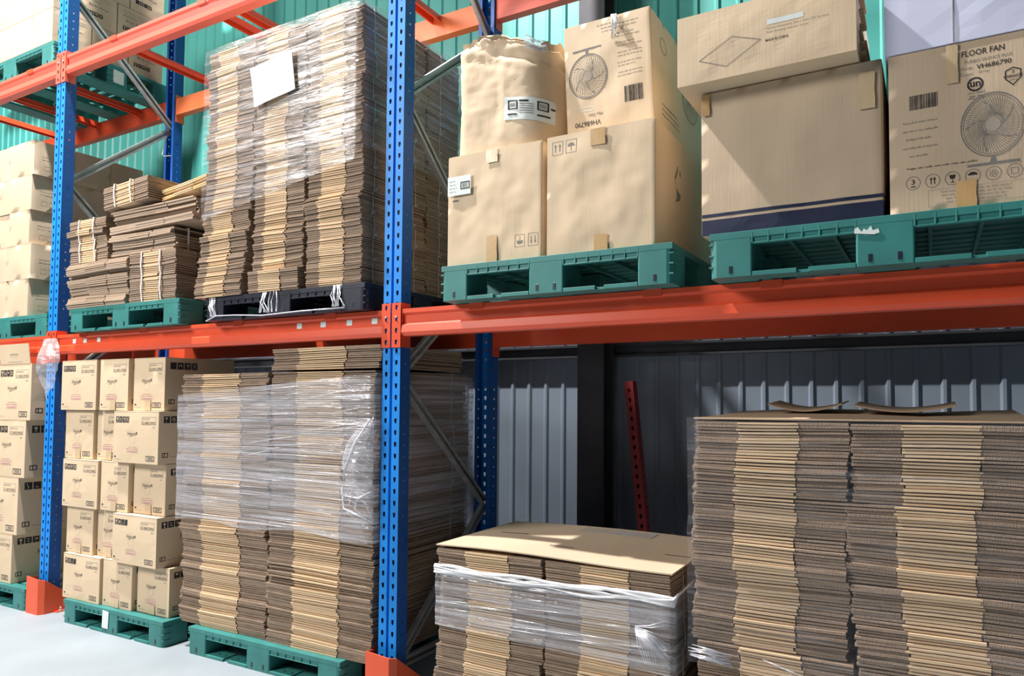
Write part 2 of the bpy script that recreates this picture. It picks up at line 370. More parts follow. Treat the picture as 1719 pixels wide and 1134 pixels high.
def guard(x, label):
    t = thing('column_guard', label, 'column guard', (x, 0, 0), 0, 'orange post protectors')
    mb = MB(); out = [(-.035,.05), (-.035,-.03), (-.015,-.055), (.115,-.055), (.135,-.03), (.135,.12)]; inn = [(-.030,.05), (-.030,-.028), (-.013,-.050), (.113,-.050), (.130,-.028), (.130,.12)]
    top = [.19,.205,.215,.205,.20,.07]; n = 6
    vs = [(a,b,0) for a,b in out]+[(a,b,z) for (a,b),z in zip(out,top)]+[(a,b,0) for a,b in inn]+[(a,b,z) for (a,b),z in zip(inn,top)]
    fs = []
    for i in range(n-1): fs += [(i,i+1,n+i+1,n+i), (2*n+i+1,2*n+i,3*n+i,3*n+i+1), (n+i,n+i+1,3*n+i+1,3*n+i)]
    fs += [(0,n,3*n,2*n), (n-1,2*n+n-1,3*n+n-1,n+n-1)]
    mb.add(vs, fs); obj('shell', mb.mesh('guard', ['guard']), t)
    mb = MB(); mb.box(.132, .165, .02, .07, .0005, .005, 0); obj('foot_flange', mb.mesh('ff', ['guard']), t)
    mb = MB(); mb.tube([(.15,.045,.0),(.15,.045,.028)], .005, 8); mb.tube([(.15,.045,.004),(.15,.045,.012)], .01, 6)
    obj('anchor_bolt', mb.mesh('ab', ['steel']), t)
guard(0, 'orange post guard on the pale floor beside the small printed cartons')
guard(BL, 'orange post guard at the bottom edge, in front of the central blue post')

BP = [(.048,0),(.0,0),(0,-.018),(.010,-.027),(.010,-.060),(-.001,-.070),(-.004,-.100),(.004,-.116),(.048,-.116)]
def beam(x0, x1, z, rear, label, mat, stickers=(), conn=None, ends=(True, True)):
    conn = conn or mat
    y = RD-.03 if rear else 0.0
    t = thing('rack_beam', label, 'rack beam', (x0, y, z), 0, 'load beams of the racking')
    L = x1-x0; sg = -1 if rear else 1
    mb = MB(); pr = [(.048-a, b) for a, b in BP] if rear else BP
    if rear: pr = list(reversed(pr))
    mb.prism_x(pr, 0.002, L-.002); obj('box_section', mb.mesh('beam', [mat]), t)
    for e in (0, 1):
        if not ends[e]: continue
        mb = MB(); px0, px1 = ((-.046, .004) if e == 0 else (L-.004, L+.046))
        yy = .052 if rear else -.005
        holed_strip(mb, (px0, yy, -.165), (1,0,0), 0, px1-px0, 0, .192, .013, .021, .05, .012, 0, None)
        holed_strip(mb, (px1, yy+.003, -.165), (-1,0,0), 0, px1-px0, 0, .192, .013, .021, .05, .012, 0, None)
        xs = (.002, .006) if e == 0 else (L-.006, L-.002)
        mb.box(xs[0], xs[1], -.002, .05, -.165, .027)
        c = obj('end_connector', mb.mesh('conn', [conn]), t)
        mb = MB(); mb.tube([((px0+px1)/2, yy-.004, -.035), ((px0+px1)/2, yy+.002, -.035)], .005, 8); obj('locking_pin', mb.mesh('pin', ['steel']), c)
    for sx in stickers:
        mb = MB(); a = sx-x0; mb.box(a-.017, a+.017, .0085, .0099, -.056, -.030, 0)
        o = obj('location_sticker', mb.mesh('stk', ['paper']), t); o['label'] = 'small white sticker'
    return t
X0, X1 = PW, BL                     # bay 2
beam(X0, X1, ZB1, False, 'red load beam with white stickers under the green and black pallets', 'red', (2.213,2.371,2.537,2.69,.28,.395,.538))
beam(X0, X1, ZB1, True, 'rear red beam behind the small printed cartons, at mid height', 'red')
beam(X0, X1, ZB2, False, 'light-washed red beam crossing the top left corner, empty on top', 'red_lit')
beam(X0, X1, ZB2, True, 'warm-lit red rear beam running behind the tallest wrapped pile near the top', 'red_warm_lit')
beam(BL+PW, 2*BL, ZB1, False, 'red load beam under the two green pallets of large cartons, on the right', 'red', (), None, (True, False))
beam(BL+PW, 2*BL, ZB1, True, 'dark red rear beam seen below the right front beam, against the wall', 'red', (), None, (True, False))
beam(BL+PW, 2*BL, ZB2, True, 'light-washed red rear beam above the crumpled carton at the top', 'red_lit', (), None, (True, False))
beam(-BL+PW, 0, ZB1, False, 'red beam at the far left below the stacked plain cartons', 'red', (-.055,), None, (False, True))
beam(-BL+PW, 0, ZB1, True, 'rear red beam at the far left behind the plain cartons', 'red', (), None, (False, True))
beam(-BL+PW, 0, ZB2, False, 'light-washed red beam at the left edge carrying the top green pallet', 'red_lit', (), None, (False, True))
beam(-BL+PW, 0, ZB2, True, 'dark red rear beam at the left under the dark pallet', 'red', (), None, (False, True))

def crossbar(x, z, label, mat='red', drop=0.036):
    t = thing('pallet_support_bar', label, 'support bar', (x, 0, z), 0, 'cross bars between front and rear beams')
    mb = MB(); w_ = .022
    pr = [(-w_,-drop),(-w_,-.001),(w_,-.001),(w_,-drop),(w_+.010,-drop),(w_+.010,-drop+.003),(w_+.003,-drop+.003),(w_+.003,.0008),(-w_-.003,.0008),(-w_-.003,-drop+.003),(-w_-.010,-drop+.003),(-w_-.010,-drop)]
    n = len(pr); y0, y1 = .05, RD-.03
    vs = [(a, y0, b) for a, b in pr]+[(a, y1, b) for a, b in pr]
    mb.add(vs, [tuple(range(n)), tuple(reversed(range(n,2*n)))]+[(i,i+n,(i+1)%n+n,(i+1)%n) for i in range(n)])
    obj('channel', mb.mesh('bar', [mat]), t)
    mb = MB(); mb.box(-.035, .035, -.0025, .05, .0005, .0025); mb.box(-.035, .035, -.003, -.0005, -.024, .0025)
    obj('front_hook', mb.mesh('hook', [mat]), t)
for i, x in enumerate((.393, .995, 1.788, 2.427)):
    crossbar(x, ZB1, 'red cross bar on the stickered beam, under ' + ['left end of the tied-bundle pallet','middle of the tied-bundle pallet','left part of the black pallet','right part of the black pallet'][i])
for i, x in enumerate((3.251, 4.02, 4.44)):
    crossbar(x, ZB1, 'red cross bar on the right beam, under ' + ['left end of the crushed-carton pallet','right end of the crushed-carton pallet','large banded carton'][i])
for i, x in enumerate((.60, 1.42, 1.56, 2.45)):
    crossbar(x, ZB2, 'bare red cross bar on the empty top level, ' + ['leftmost of four','left one of the close pair','right one of the close pair','by the central blue post'][i], 'red')
for i, x in enumerate((-.335, -.87, -1.40)):
    crossbar(x, ZB2, 'dark red cross bar under the top left pallet, ' + ['nearest the blue post','middle one','farthest left'][i], 'red')

ZB3 = 5.13  # unseen third level, added to shade the upper back wall
beam(X0, X1, ZB3, False, 'added unseen top beam shading the back wall, middle bay', 'red_lit')
beam(X0, X1, ZB3, True, 'added unseen rear top beam shading the back wall, middle bay', 'red_lit')
beam(-BL+PW, 0, ZB3, False, 'added unseen top beam shading the back wall, left bay', 'red_lit', (), None, (False, True))
beam(-BL+PW, 0, ZB3, True, 'added unseen rear top beam shading the back wall, left bay', 'red_lit', (), None, (False, True))
# ------------------------------------------------------------------ plastic pallets
def pallet_mesh(w, d, h, mat, mat2=None, blocks=((0,.13),(.42,.57),(.87,1.0))):
    mb = MB(); dk = .022; bt = .014
    # top deck: slats with gaps so that the underside reads as a grid
    mb.box(0, w, 0, .05, h-dk, h); mb.box(0, w, d-.05, d, h-dk, h); mb.box(0, .05, .05, d-.05, h-dk, h); mb.box(w-.05, w, .05, d-.05, h-dk, h)
    n = 9
    for i in range(n):
        y = .06+(d-.12)*(i+.1)/n; mb.box(.05, w-.05, y, y+(d-.12)/n*.55, h-.016, h-.001)
    for i in range(7):
        x = .06+(w-.12)*(i+.3)/7; mb.box(x, x+.012, .05, d-.05, h-.03, h-.003)
    # ribbed lip above the fork openings
    for (a, b) in zip(blocks, blocks[1:]):
        x0, x1 = a[1]*w, b[0]*w; k = 6
        mb.box(x0, x1, .004, .009, h-.040, h-.005)
        mb.box(x0, x1, .0, .018, h-.043, h-.038)
        for j in range(k+1):
            x = x0+(x1-x0)*j/k; mb.box(x-.0025, x+.0025, -.0005, .012, h-.040, h-.005)
        # bottom rails with holes and a split in the middle
        xm = (x0+x1)/2
        mb.box(x0, xm-.018, .0, .075, 0, bt); mb.box(xm+.018, x1, .0, .075, 0, bt); mb.box(xm-.018, xm+.018, .01, .075, 0, bt-.005)
        for xx in (x0+(x1-x0)*.2, x0+(x1-x0)*.36, x0+(x1-x0)*.66, x0+(x1-x0)*.82):
            mb.tube([(xx, .035, bt-.001), (xx, .035, bt+.0006)], .006, 8, 1)
        mb.box(x0, x1, d-.075, d, 0, bt)
    ds = ((0,.18),(.41,.59),(.82,1.0))
    for bi, (a, b) in enumerate(blocks):
        for ci, (c, e) in enumerate(ds):
            x0, x1, y0, y1 = a*w, b*w, c*d, e*d
            r = .022; rl = r if bi == 0 else .006; rr = r if bi == 2 else .006
            rf = 1 if ci == 0 else .3
            prof = []
            for (cx, cy, rad, a0) in ((x1-rr, y0+rr*rf, rr, -90), (x1-rr, y1-rr*.3, rr, 0), (x0+rl, y1-rl*.3, rl, 90), (x0+rl, y0+rl*rf, rl, 180)):
                for s_ in range(4):
                    an = math.radians(a0+30*s_); prof.append((cx+rad*math.cos(an), cy+rad*math.sin(an)*(rf if math.sin(an) < 0 else .3)))
            mb.prism_z(prof, .001, h-dk-.0005, 0, False)
            if bi != 1:     # little strengthening ribs round the outer corners
                for k in (.25, .5, .75):
                    xx = (x0-.003, x0+.022) if bi == 0 else (x1-.022, x1+.003)
                    mb.box(xx[0], xx[1], y0+(.002 if ci == 0 else 0), y0+.045, h*k-.003, h*k+.003)
            if ci == 0:     # dark drain notches low on the front
                xs = [x0+(x1-x0)*.5] if bi != 1 else [x0+(x1-x0)*.25, x0+(x1-x0)*.75]
                for xx in xs: mb.box(xx-.006, xx+.006, -.0012, .004, .012, .036, 1)
        mb.box(a*w+.004, b*w-.004, .0755, d-.0755, 0, bt)
    return mb.mesh('pallet', [mat, 'blackp'])
def pallet(x0, x1, y, z, h, label, mat='teal', d=.72, rz=0):
    t = thing('plastic_pallet', label, 'pallet', (x0, y, z), rz, 'plastic pallets')
    o = obj('pallet_body', pallet_mesh(x1-x0, d, h, mat), t); bevel(o, .0025, 1)
    return t
P_f1 = pallet(-1.10, -.045, -.05, 0, .13, 'dark green pallet on the floor at the left edge, under the larger printed cartons')
P_f2 = pallet(.385, 1.325, -.05, 0, .13, 'green pallet on the floor under the small printed cartons, with a white label')
P_f3 = pallet(1.50, 2.56, -.03, 0, .13, 'green pallet on the floor under the tall wrapped pile left of the central post')
P_f4 = pallet(3.14, 4.12, -.02, 0, .13, 'pallet on the floor under the waist-high pile with a flat board top')
P_f5 = pallet(4.20, 5.20, -.02, 0, .13, 'pallet on the floor under the big dim pile at the right')
P_a1 = pallet(-1.10, -.055, .015, ZB1+.0025, .14, 'green pallet under the stacked plain cartons at the left edge, mid level')
P_a2 = pallet(.345, 1.385, -.05, ZB1+.0025, .135, 'green pallet on the beam under the string-tied loose bundles')
P_a3 = pallet(1.60, 2.69, -.05, ZB1+.0025, .118, 'black plastic pallet with torn film under the tallest wrapped pile', 'blackp')
P_a4 = pallet(3.137, 4.125, -.08, ZB1+.0025, .140, 'green pallet on the right beam under the crushed cartons', d=.72)
P_a5 = pallet(4.262, 5.33, -.10, ZB1+.0025, .145, 'green pallet with a torn white sticker, under the floor fan carton', d=.74)
P_b1 = pallet(-1.20, -.10, .02, ZB2+.0025, .15, 'dark green pallet on the top left beam with a label on its side', 'teal')
SHADE_LOADS = []  # added loads out of view, there to cast shade on the wall
for i, (a, b) in enumerate(((-1.25, -.12), (.16, 1.40))):
    pallet(a, b, .0, ZB3+.0025, .15, 'added unseen pallet on the top beams, shading the back wall, ' + ['left', 'middle', 'right'][i], 'teal')
    SHADE_LOADS.append((a+.02, b-.02, i))
def sticker(p, quad, mat, name, label):
    mb = MB(); vs = [Vector(q) for q in quad]; n = len(vs); nn = (vs[1]-vs[0]).cross(vs[2]-vs[0]).normalized()*.0012
    mb.add(vs+[v+nn for v in vs], [tuple(reversed(range(n))), tuple(range(n, 2*n))]+[(i, (i+1) % n, (i+1) % n+n, i+n) for i in range(n)])
    o = obj(name, mb.mesh(name, [mat]), p); o['label'] = label; return o
sticker(P_f2, [(.398,-.002,.028),(.455,-.002,.026),(.460,-.002,.118),(.402,-.002,.122)], 'paper', 'label_sticker', 'white paper label')
sticker(P_b1, [(1.1015,.335,.03),(1.1015,.40,.03),(1.1015,.40,.115),(1.1015,.335,.12)], 'paper', 'label_sticker', 'white paper label')
sticker(P_a5, [(.445,-.002,.100),(.50,-.002,.092),(.515,-.002,.096),(.512,-.002,.108),(.497,-.002,.104),(.492,-.002,.118),(.480,-.002,.106),(.472,-.002,.112),(.466,-.002,.103),(.455,-.002,.118),(.446,-.002,.113)], 'paper', 'torn_sticker', 'torn white sticker remains')

# ------------------------------------------------------------------ small printed cartons (left floor bays)
def icons(p, a, b, s, n=4):
    for i in range(n):
        x = a+i*s*1.08; p.rect(x, x+s*.96, b, b+s*1.1, 1)
        if i == 0: p.line([(x+s*.48,b+s*.2),(x+s*.48,b+s*.5)], s*.1, 0); p.poly([(x+s*.25,b+s*.9),(x+s*.7,b+s*.9),(x+s*.62,b+s*.5),(x+s*.34,b+s*.5)], 0); p.rect(x+s*.3,x+s*.66,b+s*.12,b+s*.2,0)
        if i == 1: p.line([(x+s*.25,b+s*.7),(x+s*.35,b+s*.3),(x+s*.62,b+s*.3),(x+s*.72,b+s*.7)], s*.09, 0); p.disc(x+s*.48,b+s*.72,s*.12,0,10)
        if i == 2: p.poly([(x+s*.15,b+s*.55),(x+s*.81,b+s*.55),(x+s*.66,b+s*.85),(x+s*.3,b+s*.85)], 0); p.line([(x+s*.48,b+s*.55),(x+s*.48,b+s*.2)], s*.09, 0)
        if i == 3: p.line([(x+s*.2,b+s*.2),(x+s*.76,b+s*.9)], s*.1, 0); p.line([(x+s*.2,b+s*.9),(x+s*.76,b+s*.2)], s*.1, 0)
def hyg_front(w, h, wide, number='1218033905'):
    p = Print(); k = h/.28
    if wide: icons(p, .02*k, h-.062*k, .030*k)
    nw = .125*k if wide else .115*k; a1 = w-.022*k
    p.frame(a1-nw, a1, h-.072*k, h-.030*k, .0018, 2); p.lines(a1-nw+.006, a1-.03, h-.044*k, 1, .01, 3, .008*k, 3)
    p.text(number, a1-nw/2, h-.062*k, nw*.94, 1, .015*k, .004)
    p.rect(a1-.028*k, a1-.008, h-.088*k, h-.082*k, 3)
    cx = w*.44; p.text('Hygien', cx-.006*k, h*.555, .074*k, 1, .030*k, -.003); p.text('e', cx+.040*k, h*.575, .016*k, 1, .016*k, .01)
    p.ring(cx, h*.50, .038*k, .0008, 3, 24, .75)
    p.lines(cx-.045*k, cx+.045*k, h*.305, 1, .012, 4, .004*k, 5, 'C'); p.lines(cx-.06*k, cx+.06*k, h*.265, 1, .01, 4, .005*k, 6, 'C')
    p.frame(cx-.05*k, cx+.05*k, h*.205, h*.24, .003*k, 4); p.lines(cx-.04*k, cx+.04*k, h*.218, 1, .01, 4, .003*k, 8, 'C')
    b1 = w-.030*k; p.frame(b1-.075*k, b1, h*.055, h*.155, .004*k, 1); p.frame(b1-.062*k, b1-.013*k, h*.08, h*.13, .0015, 2); p.barcode(b1-.058*k, b1-.017*k, h*.085, h*.125, 2, 4)
    p.lines(.012, .09*k, .016*k, 1, .01, 3, .003, 9); p.poly([(.012,.027*k),(.030,.027*k),(.027,.036*k),(.015,.036*k)], 1)
    return p
def hyg_side(d, h, seed=0):
    p = Print(); k = h/.28
    icons(p, .025*k, h-.062*k, .033*k)
    p.text('Hygiene', d*.62, h*.56, .10*k, 1, .042*k, .0); p.lines(d*.45, d*.8, h*.30, 2, .014, 3, .004*k, 7, 'C')
    p.frame(.02*k, .05*k, .035*k, .060*k, .004*k, 1); p.rect(.03*k,.034*k,.035*k,.06*k,1); p.lines(.06*k, .2*k, .036*k, 1, .01, 3, .004*k, 2)
    return p
def make_hyg(x, y, z, w, d, h, wide, label, group, seed, tape=True, mat='kraft_pale', rz=0.0, flap=False):
    t = thing('printed_carton', label, 'carton', (x, y, z), rz, group)
    me = carton(w, d, h, seed, .0016, hyg_front(w, h, wide), hyg_side(d, h), 6, True, None, .003); setmat(me, mat)
    bevel(obj('carton_body', me, t), .0022, 1)
    if tape and not wide:
        mb = MB(); mb.box(w*.40, w*.40+.052, -.0042, -.0030, 0.001, .055*h/.28); obj('packing_tape', mb.mesh('tape', ['tape_pale']), t)
    return t
MT['tape_pale'] = noisy('pale_packing_tape', (0.58, 0.44, 0.27), 0.35, 0.05, spec=0.5)
HB = .13
rows = [  # bottom first: z0, z1, boxes (x0, x1, setback, wide)
    (.132, .385, [(.330,.700,0,1), (.712,.985,.012,0), (1.005,1.285,.03,0)]),
    (.388, .650, [(.308,.580,.02,0), (.600,.832,.035,0), (.838,1.235,-.012,1)]),
    (.653, .925, [(.290,.650,0,1), (.662,.925,.012,0), (.945,1.228,.03,0)]),
    (.928, 1.207, [(.262,.552,.02,0), (.566,.812,.035,0), (.818,1.226,-.012,1)]),
    (1.210, 1.497, [(.244,.606,0,1), (.622,.895,.012,0), (.925,1.205,.025,0)])]
rn = ['bottom row', 'second row from the floor', 'middle row', 'fourth row from the floor', 'top row']
cn = ['left', 'middle', 'right']
sd = 10
for ri, (z0, z1, bs) in enumerate(rows):
    for ci, (a, b, sb, wide) in enumerate(bs):
        sd += 1; w_ = b-a; dd = .27 if wide else .38
        if wide and ci != 2: pass
        make_hyg(a, -.03+sb+(.0), z0, w_, dd, z1-z0, wide, 'small %s printed carton, %s box of the %s, green floor pallet' % ('broad-faced' if wide else 'narrow-faced', cn[ci], rn[ri]), 'small printed cartons stacked five rows high', sd, rz=0)
# larger ones in the bay at the left edge
rows1 = [(.132,.432), (.434,.785), (.787,1.14), (1.142,1.492)]
xe = [-.265, -.215, -.150, -.105]
SK = lambda x: x
for ri, (z0, z1) in enumerate(rows1):
    lab = ['lowest', 'second from the floor', 'third from the floor', 'topmost, with its flap standing open'][ri]
    x1 = xe[ri]; wd = .40
    t = make_hyg(x1-wd, -.03, z0, wd, .30, z1-z0, ri in (0, 2, 3), 'larger printed carton at the left edge, floor level, ' + lab, 'larger printed cartons at the left edge', 60+ri, False)
    if ri == 3:
        mb = MB(); mb.box(.02, .385, -.004, .0, 0, .125); mb.box(.15, .25, -.0048, -.004, .055, .065, 1); mb.box(.12, .29, -.0048, -.004, .012, .015, 1)
        f = obj('open_flap', mb.mesh('flap', ['kraft_pale', 'ink_soft']), t, (0, .002, z1-z0), (.10, 0, 0)); f['label'] = 'raised carton flap'
    make_hyg(x1-wd*2-.015, -.02, z0, wd, .30, z1-z0, ri % 2 == 1, 'larger printed carton cut by the left edge, floor level, ' + ['lowest row','second row','third row','top row'][ri], 'larger printed cartons at the left edge', 70+ri, False)
# side boxes behind the front ones, seen beside the blue post
for ri, (z0, z1) in enumerate(rows1):
    make_hyg(-.49, .285, z0, .40, .33, z1-z0, False, 'larger printed carton behind the left front column, ' + ['lowest','second','third','top'][ri] + ' level, behind blue post', 'larger printed cartons at the left edge', 80+ri, False)

# ------------------------------------------------------------------ plain cartons, mid level left edge
def plain_side(d, h, seed):
    p = Print(); rr = random.Random(seed)
    s = h*.14
    for i in range(3): p.frame(d*.25+i*s*1.3, d*.25+i*s*1.3+s, h*.16, h*.16+s, .002, 3)
    p.lines(d*.2, d*.8, h*.55, 2, .02, 3, .004, seed, 'L'); return p
k1 = 1.034
def SX(x): return CAM[0]+(x-CAM[0])*k1
def SZ(z): return CAM[2]+(z-CAM[2])*k1
zr = [ZB1+.1435] + [SZ(v) for v in (2.018, 2.238, 2.450, 2.670, 2.885)]
nm = ['bottom', 'second', 'third', 'fourth', 'top']
for i in range(5):
    z0, z1 = zr[i]+.001, zr[i+1]
    xr = SX([-.135,-.118,-.148,-.136,-.12][i])
    sx = SX([-.41,-.42,-.395,-.54,-.43][i])
    for k, (a, b) in enumerate(((sx+.004, xr), (sx-.32, sx-.002))):
        t = thing('plain_carton', 'plain tan carton, %s row of mid-level stack at left edge, front %s' % (nm[i], ['right', 'left'][k]), 'carton', (a, .02+.006*((i*3+k) % 3), z0), 0, 'plain cartons stacked at the left edge')
        me = carton(b-a, .21, z1-z0, 100+i*2+k, .003, None, plain_side(.21, z1-z0, i), 6, True, None, .003); setmat(me, 'kraft')
        bevel(obj('carton_body', me, t), .003, 1)
    for k, (y0, y1) in enumerate(((.242, .452), (.456, .662))):
        t = thing('plain_carton', 'plain tan carton, %s row of mid-level left stack, %s' % (nm[i], ['behind the blue post', 'deepest, by the rear beam'][k]), 'carton', (xr-.30, y0, z0), 0, 'plain cartons stacked at the left edge')
        me = carton(.30-.004*k, y1-y0, z1-z0, 120+i*2+k, .003, None, plain_side(.21, z1-z0, i), 6, True, None, .002); setmat(me, 'kraft_tan')
        bevel(obj('carton_body', me, t), .003, 1)

# ------------------------------------------------------------------ cartons on the top left pallet
def wash_side(d, h, seed):
    p = Print(); p.lines(d*.15, d*.9, h*.86, 2, .014, 3, .004, seed, 'L'); s = .026
    icons(p, d*.14, h*.26, s*.95)
    p.text('Body Wash', d*.5, h*.56, d*.52, 1, .016, .0); p.lines(d*.15, d*.7, h*.70, 1, .014, 2, .005, seed+5, 'L')
    return p
zb = ZB2+.1535; rh = .225
for i in range(3):
    xr = -.125; z0 = zb+i*rh+.001
    ys = [(.02,.235),(.24,.455),(.46,.68)] if i % 2 == 0 else [(.02,.155),(.16,.38),(.385,.60)]
    for k, (y0, y1) in enumerate(ys):
        t = thing('wash_carton', 'printed carton on top left pallet, %s row, %s along its right side' % (['bottom','middle','top'][i], ['front corner','second','rear'][k]), 'carton', (xr-.245, y0, z0), 0, 'printed cartons on the top left pallet')
        me = carton(.245, y1-y0-.002, rh-.003, 140+i*3+k, .002, None, wash_side(y1-y0, rh, i+k), 6, True, None, .002); setmat(me, 'kraft')
        bevel(obj('carton_body', me, t), .003, 1)
    for k in range(2):
        a = xr-.245*(k+2)-.008*(k+1)+(.1 if i % 2 else 0)*0
        t = thing('wash_carton', 'carton on the top left pallet, %s row, front face %s' % (['bottom','middle','top'][i], ['second from the right corner', 'cut by the left edge'][k]), 'carton', (a, .02, z0), 0, 'printed cartons on the top left pallet')
        me = carton(.245, .21, rh-.003, 160+i*2+k, .002, None, None, 6, True, None, .002); setmat(me, 'kraft')
        bevel(obj('carton_body', me, t), .003, 1)

# ------------------------------------------------------------------ flattened cartons in bundles
def bundle_mesh(w, d, h, n, fr=(.25,.44,.31), seed=0, jit=.004, bend=.004, sides=('kraft_shaded','kraft_light','kraft_shaded'), slack=.0):
    rr = random.Random(seed); mb = MB(); pitch = h/n
    ph = rr.uniform(0, 6); st = 5
    cuts = [0, fr[0]*w, (fr[0]+fr[1])*w, w]
    def bz(x, t): return bend*math.sin(PI*t)*(math.sin(x/w*4.2+ph))*.5
    gx = gy = 0
    for i in range(n):
        if i % 3 == 0: gx = rr.uniform(-jit, jit)*.8; gy = rr.uniform(-jit, jit)*1.0
        xo = gx+rr.uniform(-jit, jit)*.6; yo = gy+rr.uniform(-jit, jit)*.8
        th = pitch*rr.uniform(.50, .80); z0 = i*pitch; tt = i/n; tt2 = (i+.8)/n
        for s_ in range(3):
            a = cuts[s_]+(rr.uniform(-.003,.003) if s_ else 0); b = cuts[s_+1]+(rr.uniform(-.003,.003) if s_ < 2 else 0)
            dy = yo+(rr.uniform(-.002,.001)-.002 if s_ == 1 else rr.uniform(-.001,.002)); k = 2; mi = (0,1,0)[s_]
            zth = th if s_ == 1 else min(th*1.2, pitch*.9); xs = [a+(b-a)*q/k for q in range(k+1)]
            vs = []
            for x in xs:
                zz = z0+bz(x, tt); vs += [(x+xo, dy, zz), (x+xo, dy, zz+zth), (x+xo, d+dy, zz+zth), (x+xo, d+dy, zz)]
            fs = []
            for q in range(k):
                o = q*4; fs += [(o, o+4, o+5, o+1), (o+1, o+5, o+6, o+2), (o+2, o+6, o+7, o+3), (o+3, o+7, o+4, o)]
            if s_ == 0: fs.append((0,1,2,3))
            if s_ == 2: o = k*4; fs.append((o+3,o+2,o+1,o))
            mb.add(vs, fs, mi)
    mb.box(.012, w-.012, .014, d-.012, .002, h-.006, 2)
    me = mb.mesh('bundle', [sides[0], sides[1], 'core_shade']); return me
def tie_mesh(w, h, ys, seed=0):
    mb = MB(); rr = random.Random(seed)
    for y in ys:
        x = w+.0055; pts = [(x-.012, y, h+.001), (x, y+rr.uniform(-.004,.004), h-.002), (x+.001, y+rr.uniform(-.006,.006), h*.5), (x, y, .004), (x-.010, y, .000)]
        mb.tube(pts, .0013, 5); k = (y+.002, h*rr.uniform(.05,.2))
        mb.tube([(x+.001, k[0], k[1]), (x+.006, k[0]+.012, k[1]+.008)], .0012, 4); mb.tube([(x+.001, k[0], k[1]), (x+.005, k[0]+.010, k[1]-.006)], .0012, 4)
    return mb.mesh('string', ['strap'])
def pile(cols, y0, d, layers, frs, n, seed, where, group, jit=.004, ties=None, offs=None, bend=.004, lean=None):
    """cols: (x0, x1); layers: z limits. Every tied bundle is its own thing."""
    rr = random.Random(seed); cname = {1: ['single'], 2: ['left', 'right'], 3: ['left', 'middle', 'right']}[len(cols)]
    L = len(layers)-1
    for ci, (a, b) in enumerate(cols):
        variants = {}
        for li in range(L):
            h = layers[li+1]-layers[li]; key = (round(h, 3), li % 4)
            if key not in variants:
                variants[key] = bundle_mesh(b-a-.004, d, h-.0015, max(4, round(n*h/(layers[1]-layers[0]))), frs[ci], seed*31+ci*7+li, jit, bend)
            dx, dy = rr.uniform(-.006,.006), rr.uniform(-.007,.006)
            if lean: dx += lean(layers[li])
            if offs and (ci, li) in offs: dx += offs[(ci, li)][0]; dy += offs[(ci, li)][1]
            pos = 'bottom' if li == 0 else 'top' if li == L-1 else 'number %d from the bottom' % (li+1) if False else ['second','third','fourth','fifth','sixth','seventh','eighth','ninth','tenth','eleventh','twelfth'][li-1]+' up'
            t = thing('cardboard_bundle', 'flattened carton bundle, %s column, %s, %s' % (cname[ci], pos, where), 'cardboard bundle', (a+.002+dx, y0+dy, layers[li]), 0, group)
            obj('carton_sheets', variants[key], t)
            if ties and ci == len(cols)-1: 
                s = obj('tie_string', tie_mesh(b-a-.004, h-.0015, ties, seed+li), t); s['label'] = 'white tie string'
def lin(a, b, n): return [a+(b-a)*i/n for i in range(n+1)]

# tallest pile on the black pallet
zt = ZB1+.0025+.118+.001
tall_lay = lin(zt, 3.035, 12)
tofs = {(0,0): (-.05,-.012), (0,1): (-.036,-.008), (0,2): (-.03,0), (0,3): (-.02,0), (1,0): (-.012,-.006), (1,1): (-.008,.006), (1,2): (.0,-.006)}
pile([(1.578,1.935),(1.943,2.292),(2.302,2.652)], -.045, .40, tall_lay, [(.21,.44,.35),(.22,.44,.34),(.25,.44,.31)], 12, 3, 'pile on the black pallet', 'bundles in the pile on the black pallet', .005, (.065, .32), tofs, .006)
rear_lay = tall_lay
for li in range(12):
    h = rear_lay[1]-rear_lay[0]; me = bundle_mesh(.35, .235, h-.0015, 12, (.3,.4,.3), 300+li % 3, .004)
    t = thing('cardboard_bundle', 'flattened carton bundle, rear right of the pile on the black pallet, %s' % (['bottom','second up','third up','fourth up','fifth up','sixth up','seventh up','eighth up','ninth up','tenth up','eleventh up','top'][li]), 'cardboard bundle', (2.298, .372, rear_lay[li]), 0, 'rear bundles in the pile on the black pallet')
    obj('carton_sheets', me, t); obj('tie_string', tie_mesh(.35, h-.0015, (.085,), li), t)['label'] = 'white tie string'
# tall floor pile
zf = .131
low_lay = lin(zf, 1.405, 9)
def lowlean(z): return .012*math.sin(z*3.2)-.012*(z < .7)
pile([(1.375,2.035),(2.045,2.715)], .0, .62, low_lay, [(.25,.44,.31),(.26,.44,.30)], 15, 5, 'wrapped floor pile left of central post', 'bundles in the wrapped floor pile left of the central post', .006, (.18,.50), None, .008, lowlean)
t = thing('cardboard_bundle', 'loose flattened carton bundle on top of the wrapped floor pile, under the beam', 'cardboard bundle', (2.005, .03, 1.412), 0, 'loose bundles')
obj('carton_sheets', bundle_mesh(.70, .55, .105, 11, (.26,.44,.30), 77, .006, .006), t)
